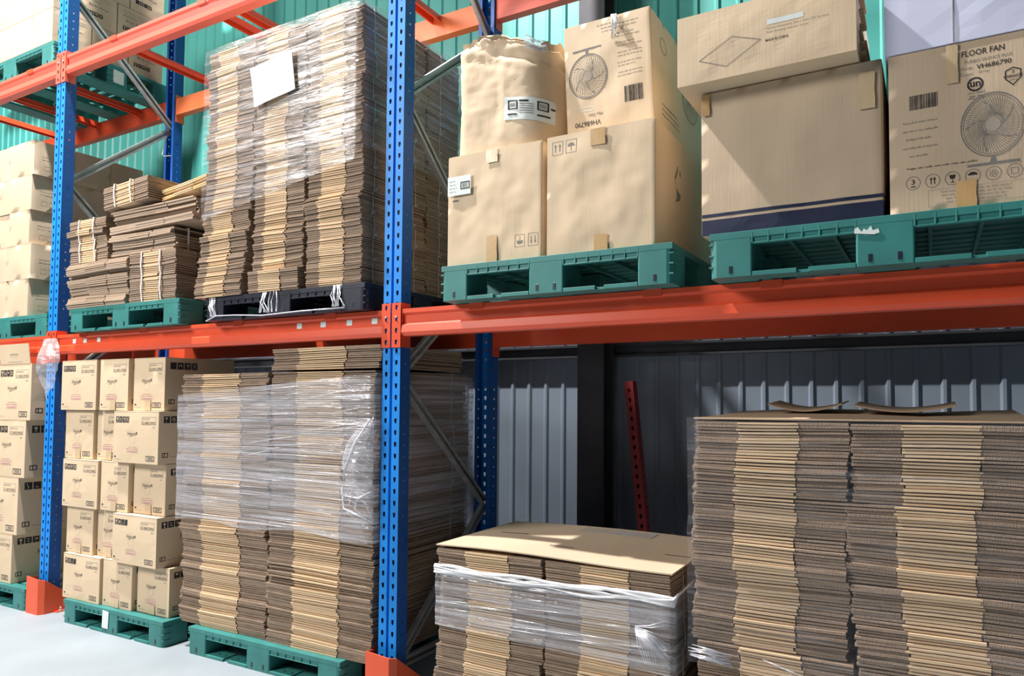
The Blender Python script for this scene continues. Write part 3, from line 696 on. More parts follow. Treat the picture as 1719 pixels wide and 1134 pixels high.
# waist-high pile
sh_lay = [.131, .215, .305, .40, .50, .606, .688]
sofs = {(0,5): (-.004,-.014), (1,5): (.0,-.016), (0,0): (-.03,0), (0,1): (-.015,0)}
pile([(3.125,3.612),(3.618,4.108)], -.05, .52, sh_lay, [(.29,.41,.30),(.30,.39,.31)], 9, 8, 'waist-high pile', 'bundles in the waist-high pile', .004, (.12,.40), sofs, .005)
mb = MB(); 
for i in range(9):
    for j in range(5): pass
def board(name, x0, x1, y0, y1, z, th, fn, mat, nx=16, ny=8, label=None, cat=None, parent=None, rz=0, slots=()):
    mb = MB(); vs = []; 
    for k in (0, th):
        for j in range(ny+1):
            for i in range(nx+1):
                x = x0+(x1-x0)*i/nx; y = y0+(y1-y0)*j/ny; vs.append((x, y, z+k+fn(i/nx, j/ny)))
    o = (nx+1)*(ny+1); q = lambda i, j: j*(nx+1)+i; fs = []
    for j in range(ny):
        for i in range(nx): fs += [(q(i,j), q(i,j+1), q(i+1,j+1), q(i+1,j)), (o+q(i,j), o+q(i+1,j), o+q(i+1,j+1), o+q(i,j+1))]
    for i in range(nx): fs += [(q(i,0), q(i+1,0), o+q(i+1,0), o+q(i,0)), (q(i+1,ny), q(i,ny), o+q(i,ny), o+q(i+1,ny))]
    for j in range(ny): fs += [(q(0,j+1), q(0,j), o+q(0,j), o+q(0,j+1)), (q(nx,j), q(nx,j+1), o+q(nx,j+1), o+q(nx,j))]
    mb.add(vs, fs)
    for (a, b, c, dd) in slots:
        zz = lambda X, Y: z+th+fn((X-x0)/(x1-x0), (Y-y0)/(y1-y0))+.0008
        mb.quad((a, b, zz(a,b)), (c, b+.0, zz(c,b)), (c, dd, zz(c,dd)), (a, dd, zz(a,dd)), 1)
    ob = obj(name, mb.mesh(name, [mat, 'ink']), parent)
    if label: tag(ob, label, cat)
    return ob
bd = board('cardboard_sheet', 3.118, 4.118, -.068, .475, .695, .005, lambda u, v: .006*math.sin(u*5)*(1-v)+.010*v*math.sin(u*3.1), 'kraft', slots=((3.22,.22,3.36,.228),(3.55,.08,3.66,.086),(4.0,.16,4.10,.166)), label='large flat brown board lying on top of the waist-high pile', cat='cardboard sheet')
# big dim pile on the right
rp_lay = lin(.131, 1.205, 9)
rofs = {(0,0): (.02,0), (0,1): (.018,0), (0,2): (.012,0), (1,5): (-.015,-.004), (1,6): (-.02,-.004), (1,3): (.012,-.006), (1,2): (.014,0), (1,1): (.02,0)}
pile([(4.182,4.672),(4.684,5.172)], -.045, .62, rp_lay, [(.29,.40,.31),(.29,.42,.29)], 12, 11, 'big pile at right edge', 'bundles in the big pile at the right edge', .005, None, rofs, .006)
board('cardboard_sheet', 4.185, 5.17, -.04, .57, 1.208, .005, lambda u, v: .012*v*abs(math.sin(u*4.5))+(.012*v*v), 'kraft_tan', 20, 10, 'thin warped board lying on top of the big pile at the right edge', 'cardboard sheet')
# curled flaps on its top rear
mb = MB()
for k, (a, b, h_) in enumerate(((4.36,4.62,.035),(4.66,4.98,.030))):
    n = 10; vs = []
    for i in range(n+1):
        x = a+(b-a)*i/n; z = 1.230+h_*.7*abs(2*i/n-1)**1.8
        vs += [(x, .28, z), (x, .50, z+.012), (x, .50, z+.016), (x, .28, z+.004)]
    fs = []
    for i in range(n):
        o = i*4; fs += [(o+q, o+4+q, o+4+(q+1) % 4, o+(q+1) % 4) for q in range(4)]
    fs += [(0,1,2,3), (n*4+3,n*4+2,n*4+1,n*4)]
    mb = MB(); mb.add(vs, fs); o = obj('curled_cardboard_flap', mb.mesh('curl', ['kraft_tan']))
    tag(o, ['curled cardboard scrap on top of the big right pile, left one', 'curled cardboard scrap on top of the big right pile, right one'][k], 'cardboard scrap')

# loose tied bundles on the green pallet
def loose(x, y, z, w, d, h, n, label, rot=(0,0,0), fr=(.33,.34,.33), seed=0, flat=False, bands=(.3,.7), jit=.004, side_band=False):
    t = thing('tied_bundle', label, 'cardboard bundle', (x, y, z), 0, 'string-tied loose bundles on the green pallet'); t.rotation_euler = rot
    obj('carton_sheets', bundle_mesh(w, d, h, n, fr, seed, jit, .008, ('kraft_shaded','kraft_light','kraft_shaded') if not flat else ('kraft_flat','kraft_flat2','kraft_flat')), t)
    if bands:
        mb = MB()
        if side_band:
            for yy in bands:
                x_ = w+.006; mb.box(x_-.001, x_+.001, yy, yy+.009, -.002, h+.003); mb.box(w*.5, x_, yy, yy+.009, h+.001, h+.003)
        else:
            for q in bands:
                xx = w*q; pts = [(xx, .05, h+.002), (xx, -.006, h+.002), (xx+.004, -.011, h*.5), (xx+.008, -.006, -.001)]
                for p, r in zip(pts, pts[1:]):
                    mb.add([(p[0]-.0045,p[1],p[2]), (p[0]+.0045,p[1],p[2]), (r[0]+.0045,r[1],r[2]), (r[0]-.0045,r[1],r[2]), (p[0]-.0045,p[1]+.0015,p[2]+.001), (p[0]+.0045,p[1]+.0015,p[2]+.001), (r[0]+.0045,r[1]+.0015,r[2]+.001), (r[0]-.0045,r[1]+.0015,r[2]+.001)], [(0,3,2,1),(4,5,6,7),(0,1,5,4),(2,3,7,6),(1,2,6,5),(3,0,4,7)])
        s = obj('tie_band', mb.mesh('band', ['strap']), t); s['label'] = 'white tie band'
    return t
MT['kraft_flat'] = noisy('grey_brown_cardboard', (0.40, 0.30, 0.22), 0.8, 0.14, (4,4,120), 3, 0.3, bscale=(10,10,200), objvar=0.04)
MT['kraft_flat2'] = noisy('brown_cardboard_edge', (0.42, 0.315, 0.23), 0.8, 0.12, (4,4,120), 3, 0.3, bscale=(10,10,200), objvar=0.04)
MT['kraft_gold'] = noisy('golden_cardboard', (0.62, 0.42, 0.20), 0.7, 0.1, (4,4,120), 3)
zp = ZB1+.0025+.135+.0005
loose(.318, -.045, zp, .585, .60, .130, 13, 'bottom left bundle on the green pallet, broad plain edges', (0,0,0), seed=201, flat=True, bands=None, jit=.008)
loose(.300, -.045, zp+.132, .610, .60, .130, 12, 'left bundle one up from the pallet, below the two small strapped ones', (0,0,0), seed=202, flat=True, bands=None, jit=.010)
loose(.925, -.045, zp, .415, .11, .133, 12, 'bottom right strapped bundle on the green pallet, two white bands', (0,0,0), (.33,.33,.34), 203)
loose(.918, -.045, zp+.135, .415, .11, .132, 12, 'strapped bundle on the right, one up from the pallet, two bands', (0,0,0), (.33,.33,.34), 204)
loose(.315, -.045, zp+.264, .385, .30, .122, 10, 'small strapped bundle at the left, lower of two, two white bands', (0,0,0), (.3,.4,.3), 205)
loose(.302, -.045, zp+.388, .375, .30, .128, 11, 'small strapped bundle at the left, upper of two, with a ragged right end', (0,-.0,.0), (.3,.36,.34), 206, jit=.007)
loose(.745, -.048, zp+.272, .545, .62, .120, 9, 'slanting dark bundle resting on the strapped right bundles, one white side band', (0,-.0,.03), seed=207, flat=True, bands=(.07,), side_band=True, jit=.013)
loose(.716, -.03, zp+.396, .724, .60, .138, 10, 'large slanting bundle across the middle of the green pallet load', (0,-.02,.02), seed=208, flat=True, bands=(.09,), side_band=True, jit=.014)
loose(.665, -.05, zp+.545, .42, .42, .128, 11, 'topmost strapped bundle on the left of the green pallet load', (0,-.05,0), (.3,.4,.3), 209, bands=(.27,.63))
o = loose(1.09, .02, zp+.562, .44, .42, .060, 6, 'thin golden bundle fanned out on top of the green pallet load', (0,-.05,-.08), (.3,.4,.3), 210, bands=None, jit=.012)
o.children[0].data.materials[0] = MT['kraft_gold']
# rear filling so the strapped right bundles have bundles behind them
loose(.94, .075, zp, .455, .56, .266, 22, 'broad bundle behind the strapped right bundles, its dark side facing right', (0,0,0), seed=211, flat=True, bands=None, jit=.003)

# ------------------------------------------------------------------ stretch film
def shell(x0, x1, y0, y1, zlo, zhi, seed, amp=.004, top=False, nz=26, faces='frblt'):
    """open wrap round a pile; zlo / zhi functions of path position; slightly wavy"""
    mb = MB(); path = []
    def seg(p, q, n):
        for i in range(n): path.append((p[0]+(q[0]-p[0])*i/n, p[1]+(q[1]-p[1])*i/n))
    seg((x0,y1),(x0,y0),10); seg((x0,y0),(x1,y0),24); seg((x1,y0),(x1,y1),14); seg((x1,y1),(x0,y1),10); path.append((x0,y1))
    n = len(path); vs = []; cx, cy = (x0+x1)/2, (y0+y1)/2
    for j in range(nz+1):
        for i, (x, y) in enumerate(path):
            a = zlo(x, y); b = zhi(x, y); z = a+(b-a)*j/nz
            o = amp*(noise.noise(Vector((x*5+seed, y*5, z*16)))*1.2+.4*noise.noise(Vector((x*14, y*14+seed, z*60))))
            nx = -1 if x <= x0+1e-4 else 1 if x >= x1-1e-4 else 0; ny = -1 if y <= y0+1e-4 else 1 if y >= y1-1e-4 else 0
            vs.append((x+nx*o, y+ny*o, z))
    fs = [(j*n+i, j*n+i+1, (j+1)*n+i+1, (j+1)*n+i) for j in range(nz) for i in range(n-1)]
    mb.add(vs, fs, 0, True)
    if top:
        m_ = 12; vs = []
        for j in range(m_+1):
            for i in range(m_+1):
                x = x0+(x1-x0)*i/m_; y = y0+(y1-y0)*j/m_; vs.append((x, y, zhi(x, y)+.003+.006*noise.noise(Vector((x*8, y*8, seed)))))
        mb.add(vs, [(j*(m_+1)+i, j*(m_+1)+i+1, (j+1)*(m_+1)+i+1, (j+1)*(m_+1)+i) for j in range(m_) for i in range(m_)], 0, True)
    return mb
def strands(mb, n, x0, x1, y, z0, z1, seed, tilt=.1, r=.0009):
    rr = random.Random(seed)
    for i in range(n):
        a = rr.uniform(x0, x1); L = rr.uniform(.08, .5); z = rr.uniform(z0, z1); b = min(a+L, x1); dz = rr.uniform(-.02, tilt)*(b-a)
        mb.tube([(a, y, z), ((a+b)/2, y-.002, z+dz*.5+.002), (b, y, z+dz)], [.0003, r, .0003], 4, 1)
mb = shell(1.570, 2.668, -.066, .625, lambda x, y: 2.17+.16*(x-1.57)/1.1+(.05 if x > 2.66 else 0), lambda x, y: 3.045, 3, .004, True)
strands(mb, 26, 1.57, 2.66, -.072, 2.35, 3.0, 5)
tag(obj('stretch_film', mb.mesh('film', ['film_clear', 'film_white'])), 'clear stretch film wrapped round the upper part of the tallest pile, on the black pallet', 'stretch film')
def zt2(x, y): return 1.295+.09*max(0, min(1, (x-1.375)/1.34))
mb = shell(1.350, 2.738, -.020, .64, lambda x, y: .66+.012*math.sin(x*9), zt2, 9, .005, False)
strands(mb, 30, 1.37, 2.73, -.026, .95, 1.34, 6, .16); strands(mb, 22, 1.37, 2.73, -.026, .68, .95, 7, -.02)
F2 = obj('stretch_film', mb.mesh('film', ['film', 'film_white']))
tag(F2, 'cloudy stretch film round the tall floor pile left of the central post', 'stretch film')
# gathered knot of film hanging near the post
mb = MB(); n = 14; rr = random.Random(4); vs = []
for j in range(n+1):
    for i in range(n+1):
        u, v = i/n, j/n
        xl = 2.72-.17*(math.sin(PI*min(1, v*1.15))**.7)*(1 if v > .0 else 0)
        x = xl+(2.738-xl)*u; z = 1.18-.42*v+.02*u*math.sin(v*9)-.05*u*(v-.5)
        vs.append((x, -.032-.035*math.sin(PI*u)*math.sin(PI*v)+.010*noise.noise(Vector((x*40, z*40, 1))), z))
mb.add(vs, [(j*(n+1)+i, j*(n+1)+i+1, (j+1)*(n+1)+i+1, (j+1)*(n+1)+i) for j in range(n) for i in range(n)], 0, True)
for i in range(16):
    z = 1.14-.36*i/16+rr.uniform(-.01,.01); mb.tube([(2.735, -.04, 1.18-.1*rr.random()), (2.62+.05*rr.random(), -.05-.02*rr.random(), z), (2.735, -.04, z-.06*rr.random())], .0012, 4, 1)
mb.tube([(2.735,-.05,1.19),(2.66,-.065,1.08),(2.60,-.06,.97),(2.575,-.05,.88),(2.585,-.05,.80)], [.002,.006,.005,.004,.003], 6, 1)
mb.tube([(2.585,-.05,.80),(2.66,-.05,.78),(2.74,-.04,.755)], [.003,.005,.003], 6, 1); mb.tube([(2.59,-.052,.855),(2.68,-.055,.85),(2.74,-.04,.88)], [.002,.006,.003], 6, 1)
k = obj('gathered_fold', mb.mesh('fold', ['film', 'film_white']), F2); k['label'] = 'bunched crinkled film'
# waist-high pile film
mb = shell(3.112, 4.125, -.062, .49, lambda x, y: .385-.03*(x-3.1), lambda x, y: .615, 12, .004, False, 16)
strands(mb, 26, 3.12, 4.12, -.068, .40, .60, 8, .06)
F3 = obj('stretch_film', mb.mesh('film', ['film', 'film_white'])); tag(F3, 'cloudy stretch film round the middle of the waist-high pile', 'stretch film')
mb = MB(); rr = random.Random(2)
for k_ in range(7):
    pts = []; rs = []
    for i in range(25):
        x = 3.112+1.012*i/24; z = .617-.004*k_+.005*math.sin(i*.7+k_)+.012*math.sin(PI*i/24)*(k_ % 3-1)*.4; pts.append((x, -.070+.004*math.sin(k_*2+i*.3), z)); rs.append(.0045+.0025*math.sin(i*.9+k_*2))
    pts += [(4.130,-.05,.620),(4.132,.1,.63),(4.130,.3,.64)]; rs += [.005,.005,.004]
    mb.tube(pts, rs, 6)
MT['rope'] = noisy('white_rolled_film', (0.88, 0.88, 0.90), 0.25, 0.1, (20,20,90), 4, 0.6, bscale=(20,60,200), spec=0.8)
o = obj('rolled_edge', mb.mesh('rope', ['rope']), F3); o['label'] = 'white twisted film edge'
mb = MB(); rr = random.Random(8)
for i in range(18):
    a = rr.uniform(-.3, .3); mb.tube([(3.985, -.072, .505-.0*i), (4.04+.02*rr.random(), -.085, .49+a*.1), (4.11, -.068, .50+a*.28-.04)], [.0022,.0016,.0006], 4)
for i in range(10): mb.tube([(3.985,-.072,.50), (4.0+.012*i, -.082, .45-.004*i), (4.02+.008*i, -.068, .385)], [.002,.0016,.0008], 4)
o = obj('pinched_film', mb.mesh('pinch', ['film_white']), F3); o['label'] = 'pinched star of film'
# loose film rising behind the board
mb = MB(); n = 24; vs = []
for j in range(5):
    for i in range(n+1):
        x = 3.12+.98*i/n; z = .69+j/4*(.022+.045*max(0, 1-abs(x-3.2)/.09)+.008*math.sin(x*31)+.006*math.sin(x*77)); vs.append((x, .485-.012*j+.01*noise.noise(Vector((x*20, j, 0))), z))
mb.add(vs, [(j*(n+1)+i, j*(n+1)+i+1, (j+1)*(n+1)+i+1, (j+1)*(n+1)+i) for j in range(4) for i in range(n)], 0, True)
o = obj('loose_edge', mb.mesh('loose', ['film_clear']), F3)
# film on the dim pile
mb = shell(4.172, 5.19, -.068, .59, lambda x, y: .42, lambda x, y: 1.214, 21, .003, False)
F4 = obj('stretch_film', mb.mesh('film', ['film_thin', 'film_white']) if 'film_thin' in MT else mb.mesh('film', ['film_clear', 'film_white']))
tag(F4, 'thin clear film round the big dim pile at the right edge', 'stretch film')
MT['film_thin'] = film_material('thin_stretch_film', 0.035, 0.35, (2.0, 2.0, 46), 0.62)
F4.data.materials[0] = MT['film_thin']
mb = MB(); rr = random.Random(12)
for i in range(22):
    z = .46+rr.uniform(-.018,.018); x = 4.185+rr.uniform(-.01,.01)
    mb.tube([(x, -.074, z), (x+.05, -.080, z+rr.uniform(-.008,.008)), (x+.13, -.076, z-.01+rr.uniform(-.01,.01))], [.0008,.0022,.0006], 4)
o = obj('crinkled_band', mb.mesh('crinkle', ['film_white']), F4); o['label'] = 'shiny crinkled knot of film'
mb = MB()
for i in range(8):
    x = 4.42+.04*i; z = .465-.012*i+rr.uniform(-.004,.004); mb.tube([(x, -.074, z), (x+.04, -.078, z-.008), (x+.1, -.075, z-.022)], [.0008,.0022,.0006], 4)


o = obj('shiny_strand', mb.mesh('strand', ['film_white']), F4); o['label'] = 'shiny strand of film'
# torn film on the black pallet
mb = MB(); rr = random.Random(33)
for cx, w_ in ((.06,.05), (.49,.10), (.94,.05)):
    for i in range(9):
        x = cx+rr.uniform(-w_, w_)*.6; mb.tube([(x, -.006, .115), (x+rr.uniform(-.02,.02), -.010, .07), (x+rr.uniform(-.03,.03), -.008, .02)], [.003,.002,.004], 5)
mb.tube([(.02,-.008,.0),(.10,-.010,.022),(.25,-.01,.018),(.45,-.012,.006),(.7,-.012,.012),(.98,-.01,.012)], .0028, 5)
o = obj('torn_film', mb.mesh('torn', ['film_white']), P_a3); o['label'] = 'torn shreds of film'
# film hanging from the beam at the left post
mb = MB(); n = 16; vs = []
for j in range(n+1):
    v = j/n; wd = .045+.075*math.sin(PI*min(1, v*.95+.12)); cx = .135-.02*v+.03*v*v
    for i in range(n+1):
        u = i/n-.5; x = cx+u*wd*2*(1-.3*v*v); z = 1.635-.30*v-.05*max(0, -u)*v*3
        vs.append((x, -.045-.055*math.cos(u*PI)*math.sin(PI*v)**.8+.012*noise.noise(Vector((x*30, z*22, 3))), z))
mb.add(vs, [(j*(n+1)+i, j*(n+1)+i+1, (j+1)*(n+1)+i+1, (j+1)*(n+1)+i) for j in range(n) for i in range(n)], 0, True)
MT['film_hang'] = film_material('hanging_film', 0.30, 0.75, (10, 10, 14), 0.5, (0.92, 0.88, 0.93))
tag(obj('hanging_film', mb.mesh('hang', ['film_hang'])), 'scrap of clear film hanging from the red beam at the left blue post', 'plastic film')
# white strap loop
mb = MB(); mb.tube([(.048,.640,3.20),(.048,.615,3.08),(.048,.598,2.985),(.048,.605,2.975),(.048,.69,3.01),(.048,.695,3.03),(.048,.680,3.10),(.048,.655,3.19)], .004, 6)
tag(obj('strap_loop', mb.mesh('loop', ['strap'])), 'white strap loop hanging from the brace at the rear left post', 'strap')
# paper sheet on the tall pile
mb = MB(); n = 6; A, B, C_, D = (Vector(p) for p in ((1.942,0,2.87),(2.235,0,2.897),(2.26,0,2.708),(1.98,0,2.672))); vs = []
for k in (0, -.0015):
    for j in range(n+1):
        for i in range(n+1):
            u, v = i/n, j/n; p = A.lerp(B, u).lerp(D.lerp(C_, u), v); vs.append((p.x, -.0785+k+.002*math.sin(u*5+v*3), p.z))
m2 = (n+1)**2; mb.add(vs, [(j*(n+1)+i, (j+1)*(n+1)+i, (j+1)*(n+1)+i+1, j*(n+1)+i+1) for j in range(n) for i in range(n)]+[(m2+j*(n+1)+i, m2+j*(n+1)+i+1, m2+(j+1)*(n+1)+i+1, m2+(j+1)*(n+1)+i) for j in range(n) for i in range(n)], 0, True)
tag(obj('paper_sheet', mb.mesh('paper', ['paper'])), 'white paper sheet stuck askew on the front of the tallest wrapped pile', 'paper')
# paper under film on the board
mb = MB(); mb.box(3.52, 3.86, .36, .445, .7085, .7095); o = obj('paper_sheet', mb.mesh('paper', ['paper_dim']) if 'paper_dim' in MT else mb.mesh('paper', ['film_hang'])); tag(o, 'translucent sheet lying at the back of the flat board on the waist-high pile', 'paper')

# ------------------------------------------------------------------ large cartons, right bay
Z4 = ZB1+.0025+.140+.0006
def up_arrows(p, a, b, s, down=False, mi=2):
    p.frame(a, a+s, b, b+s*1.1, s*.035, mi); sg = -1 if down else 1; m_ = b+s*.55
    for q in (.3, .7):
        x = a+s*q; p.line([(x, m_-sg*s*.3), (x, m_+sg*s*.15)], s*.06, mi); p.poly([(x-s*.11, m_+sg*s*.12), (x+s*.11, m_+sg*s*.12), (x, m_+sg*s*.36)], mi)
def umbrella_icon(p, a, b, s, mi=2, flip=False):
    p.frame(a, a+s, b, b+s*1.1, s*.035, mi); m_ = b+s*.55; g = -1 if flip else 1
    p.poly([(a+s*.5+s*.33*math.cos(k*PI/8), m_+g*s*.30*math.sin(k*PI/8)) for k in range(9)], mi)
    p.line([(a+s*.5, m_), (a+s*.5, m_-g*s*.38)], s*.05, mi)
# bottom left crushed carton
p = Print(); up_arrows(p, .385, .050, .044, True); umbrella_icon(p, .325, .050, .044, 2, True); p.text('fo-tex', .03, .27, .02, 3) if False else None
p.barcode(.022, .055, .262, .270, 2, 3)
t = thing('moving_carton', 'crushed tan carton with a white label, bottom left on the green pallet', 'carton', (3.147, -.055, Z4), 0, 'cartons on the left green pallet of the right bay')
me = carton(.445, .42, .447, 301, .0045, p, None, 26, False, (-.0, .0), .003); setmat(me, 'kraft_pale'); bevel(obj('carton_body', me, t), .005, 2)
def tape(t, a0, a1, b0, b1, y, name='packing_tape', mat='tape', label=None):
    mb = MB(); n = 4; vs = []
    for k in (0, -.001):
        for j in range(n+1):
            for i in range(n+1): vs.append((a0+(a1-a0)*i/n+.0012*math.sin(j*2.1), y+.0008+k+.0002*math.sin(i*1.3+j*.8), b0+(b1-b0)*j/n+.001*math.sin(i*3)))
    m2 = (n+1)**2
    mb.add(vs, [(j*(n+1)+i, (j+1)*(n+1)+i, (j+1)*(n+1)+i+1, j*(n+1)+i+1) for j in range(n) for i in range(n)]+[(m2+j*(n+1)+i, m2+j*(n+1)+i+1, m2+(j+1)*(n+1)+i+1, m2+(j+1)*(n+1)+i) for j in range(n) for i in range(n)])
    o = obj(name, mb.mesh(name, [mat]), t)
    if label: o['label'] = label
    return o
tape(t, .19, .245, .395, .446, -.0055); tape(t, .195, .245, .002, .105, -.0055)
def label_patch(t, a0, a1, b0, b1, y, boxes, lab):
    mb = MB(); mb.box(a0, a1, y-.001, y, b0, b1, 0)
    p = Print()
    for (x0, x1, z0, z1) in boxes: p.frame(x0, x1, z0, z1, (x1-x0)*.09, 1); p.barcode(x0+(x1-x0)*.2, x1-(x1-x0)*.2, z0+(z1-z0)*.2, z1-(z1-z0)*.2, 2, 5)
    p.lines(a0+.008, a0+(a1-a0)*.42, b1-.02, 4, .014, 2, .002, 3)
    for vs, fs, mi in p.items: mb.add([(a, y-.0016, b) for a, b in vs], fs, mi)
    o = obj('address_label', mb.mesh('label', ['paper', 'ink', 'ink_grey']), t); o['label'] = lab; return mb
label_patch(t, .004, .118, .285, .362, -.0075, [(.068,.113,.307,.337)], 'white shipping label with a black-framed barcode')
# bottom right crushed carton
p = Print(); up_arrows(p, .022, .375, .046); umbrella_icon(p, .080, .375, .046)
p2 = Print(); p2.poly([(.19+.012*math.sin(k), .20+.14*k/8) for k in range(9)]+[(.235, .32), (.24, .22)], 2)
t = thing('moving_carton', 'larger crushed tan carton with arrow and umbrella marks at its top left', 'carton', (3.618, -.06, Z4), 0, 'cartons on the left green pallet of the right bay')
me = carton(.437, .62, .447, 302, .0045, p, p2, 26, False, None, .003); setmat(me, 'kraft_pale'); bevel(obj('carton_body', me, t), .005, 2)
tape(t, .185, .245, .385, .446, -.0055); tape(t, .20, .255, .002, .058, -.0055)
# upside-down fan carton
def fan_print(p, ca, cb, r, mi=2, ell=1.0, spokes=30, blades=5, thick=1.0):
    p.ring(ca, cb, r, r*.05*thick, mi, 48, ell); p.ring(ca, cb, r*.93, r*.03*thick, mi, 48, ell)
    for k in range(spokes):
        a0 = 2*PI*k/spokes; pts = [(ca+ell*r*q*math.cos(a0+.55*(q-.3)), cb+r*q*math.sin(a0+.55*(q-.3))) for q in (.3,.45,.6,.75,.9)]
        p.line(pts, r*.022*thick, mi)
    for q in (.45, .62, .78): p.ring(ca, cb, r*q, r*.008, 3, 40, ell)
    for k in range(blades):
        a0 = 2*PI*k/blades; pts = [(ca+ell*r*q*math.cos(a0+1.1*(q-.2)), cb+r*q*math.sin(a0+1.1*(q-.2))) for q in (.25,.4,.55,.7,.85)]; p.line(pts, r*.03, mi)
    p.ring(ca, cb, r*.26, r*.03, mi, 24, ell); p.disc(ca, cb, r*.22, 3)
def fan_stand(p, ca, cb, r, mi=2):
    p.poly([(ca-.05*r*2, cb-r*1.2), (ca+.05*r*2, cb-r*1.2), (ca+.04*r, cb-r), (ca-.04*r, cb-r)], mi); p.rect(ca-r*.72, ca+r*.72, cb-r*1.27, cb-r*1.19, mi)
FW, FH = .362, .465
p = Print()
# upright layout, turned upside down afterwards (a from left, b from bottom)
p.text('VH686790', FW-.090, FH-.062, .110, 1, .020, .006); p.text('US', FW-.17, FH-.052, .02, 2, .010) if False else None
p.text('Màu Xám', FW-.125, FH-.092, .06, 2, .012)
fan_print(p, FW-.098, FH-.245, .086, 2, .95, 44, 5, .9); fan_stand(p, FW-.098, FH-.245, .086, 2)
p.barcode(.04, .115, FH-.175, FH-.115, 1, 9)
for i in range(6): p.lines(.035, .14, FH-.22-.038*i, 2, .013, 3, .003, 20+i, 'R')
p.lines(.14, .23, .06, 3, .014, 3, .003, 31); p.frame(FW-.115, FW-.06, FH-.128, FH-.112, .002, 6)
p.rot180(FW, FH)
p2 = Print(); fan_print(p2, .40, .27, .10, 3, 1, 20); p2.lines(.08, .3, .12, 3, .02, 2, .005, 4); p2.ring(.12,.36,.03,.003,2)
t = thing('fan_carton', 'tan carton printed with a fan drawing turned upside down, on the larger crushed carton', 'carton', (3.655, .03, Z4+.452), 0, None)
me = carton(FW, .56, FH-.01, 303, .004, p, p2, 20, False, (-.022, 0), .003); setmat(me, 'kraft_pale'); bevel(obj('carton_body', me, t), .004, 2)
mb = MB(); rr = random.Random(7)
for i in range(9): mb.tube([(.19+.02*rr.random(), -.012-.006*rr.random(), .450), (.18+.04*rr.random(), -.02, .42), (.185+.03*rr.random(), -.008, .375-.02*rr.random())], [.004,.003,.001], 4)
o = obj('torn_tape', mb.mesh('tt', ['film_white']), t); o['label'] = 'torn shreds of clear tape'
tape(t, .235, .285, .0, .02, -.006)

# crumpled round-shouldered carton
def sack(u, v, off=0.0):
    """u 0..1 round the footprint from rear left, v 0..1 up"""
    W_, D_, H_ = .448, .46, .44
    cor = [(.03, PI), (.02, 1.5*PI), (.15, 0)]   # placeholder, real path below
    pts = []
    L1 = D_-.05; L2 = W_-.20; L3 = D_-.22; L4 = W_-.1
    segs = [('l', (0,D_), (0,.05), L1), ('a', (.05,.05), .05, PI, 1.5*PI), ('l', (.05,0), (W_-.15,0), L2), ('a', (W_-.15,.15), .15, 1.5*PI, 2*PI), ('l', (W_,.15), (W_,D_-.07), L3), ('a', (W_-.07,D_-.07), .07, 0, .5*PI), ('l', (W_-.07,D_), (0,D_), L4)]
    lens = [s[3] if s[0] == 'l' else abs(s[4]-s[3])*s[2] for s in segs]; T = sum(lens); s_ = u*T; x = y = 0
    for sg, ln in zip(segs, lens):
        if s_ <= ln+1e-9:
            q = s_/ln
            if sg[0] == 'l': x = sg[1][0]+(sg[2][0]-sg[1][0])*q; y = sg[1][1]+(sg[2][1]-sg[1][1])*q
            else: an = sg[3]+(sg[4]-sg[3])*q; x = sg[1][0]+sg[2]*math.cos(an); y = sg[1][1]+sg[2]*math.sin(an)
            break
        s_ -= ln
    cx, cy = W_*.5, D_*.5; dx, dy = x-cx, y-cy; r = math.hypot(dx, dy) or 1
    k = 1+(.02 if x > cx else .0)*math.sin(PI*v)-.02*v - (.0 if v < .93 else (v-.93)*1.2)
    wr = .006*noise.noise(Vector((x*9, y*9, v*4)))+.010*abs(noise.noise(Vector((x*9+3, y*9, v*9+x*6))))*(.15+v**4*1.9)+.004*noise.noise(Vector((x*40, y*40, v*22)))*(.3+v*v)
    wr += -.014*max(0, 1-abs(v-.84+.25*(x-.2))/.04)*min(1, max(0, (x-.16)/.1))
    o = wr+off
    z = v*H_ + (v**3)*(.035*math.sin(x*8+.6)-.09*max(0, x-.20)+.018*noise.noise(Vector((x*25, y*25, 0))))
    return (cx+dx*k+dx/r*o, cy+dy*k+dy/r*o, z)
t = thing('crumpled_carton', 'bulging crumpled carton with torn top and a white label strip', 'carton', (3.165, -.04, Z4+.450), 0, None)
mb = MB(); nu, nv = 110, 40; vs = [sack(i/nu, j/nv) for j in range(nv+1) for i in range(nu)]
fs = [(j*nu+i, j*nu+(i+1) % nu, (j+1)*nu+(i+1) % nu, (j+1)*nu+i) for j in range(nv) for i in range(nu)]
mb.add(vs, fs, 0, True)
# collapsed top
top = [sack(i/nu, 1) for i in range(nu)]; prev = top
for ring_, k in enumerate((.85, .6, .3, .02)):
    new = []
    for i, p_ in enumerate(top):
        x = .24+(p_[0]-.24)*k; y = .23+(p_[1]-.23)*k; new.append((x, y, p_[2]*1+(.012+.02*noise.noise(Vector((x*18, y*18, ring_*1.0))))-(.005*ring_)))
    o0 = len(mb.v); mb.add(prev+new, [(i, (i+1) % nu, nu+(i+1) % nu, nu+i) for i in range(nu)], 0, True); prev = new
mb.add([(0,0,0)]+[sack(i/nu, 0) for i in range(nu)], [tuple(range(nu, 0, -1))], 0)
obj('carton_body', mb.mesh('sack', ['kraft_pale']), t)
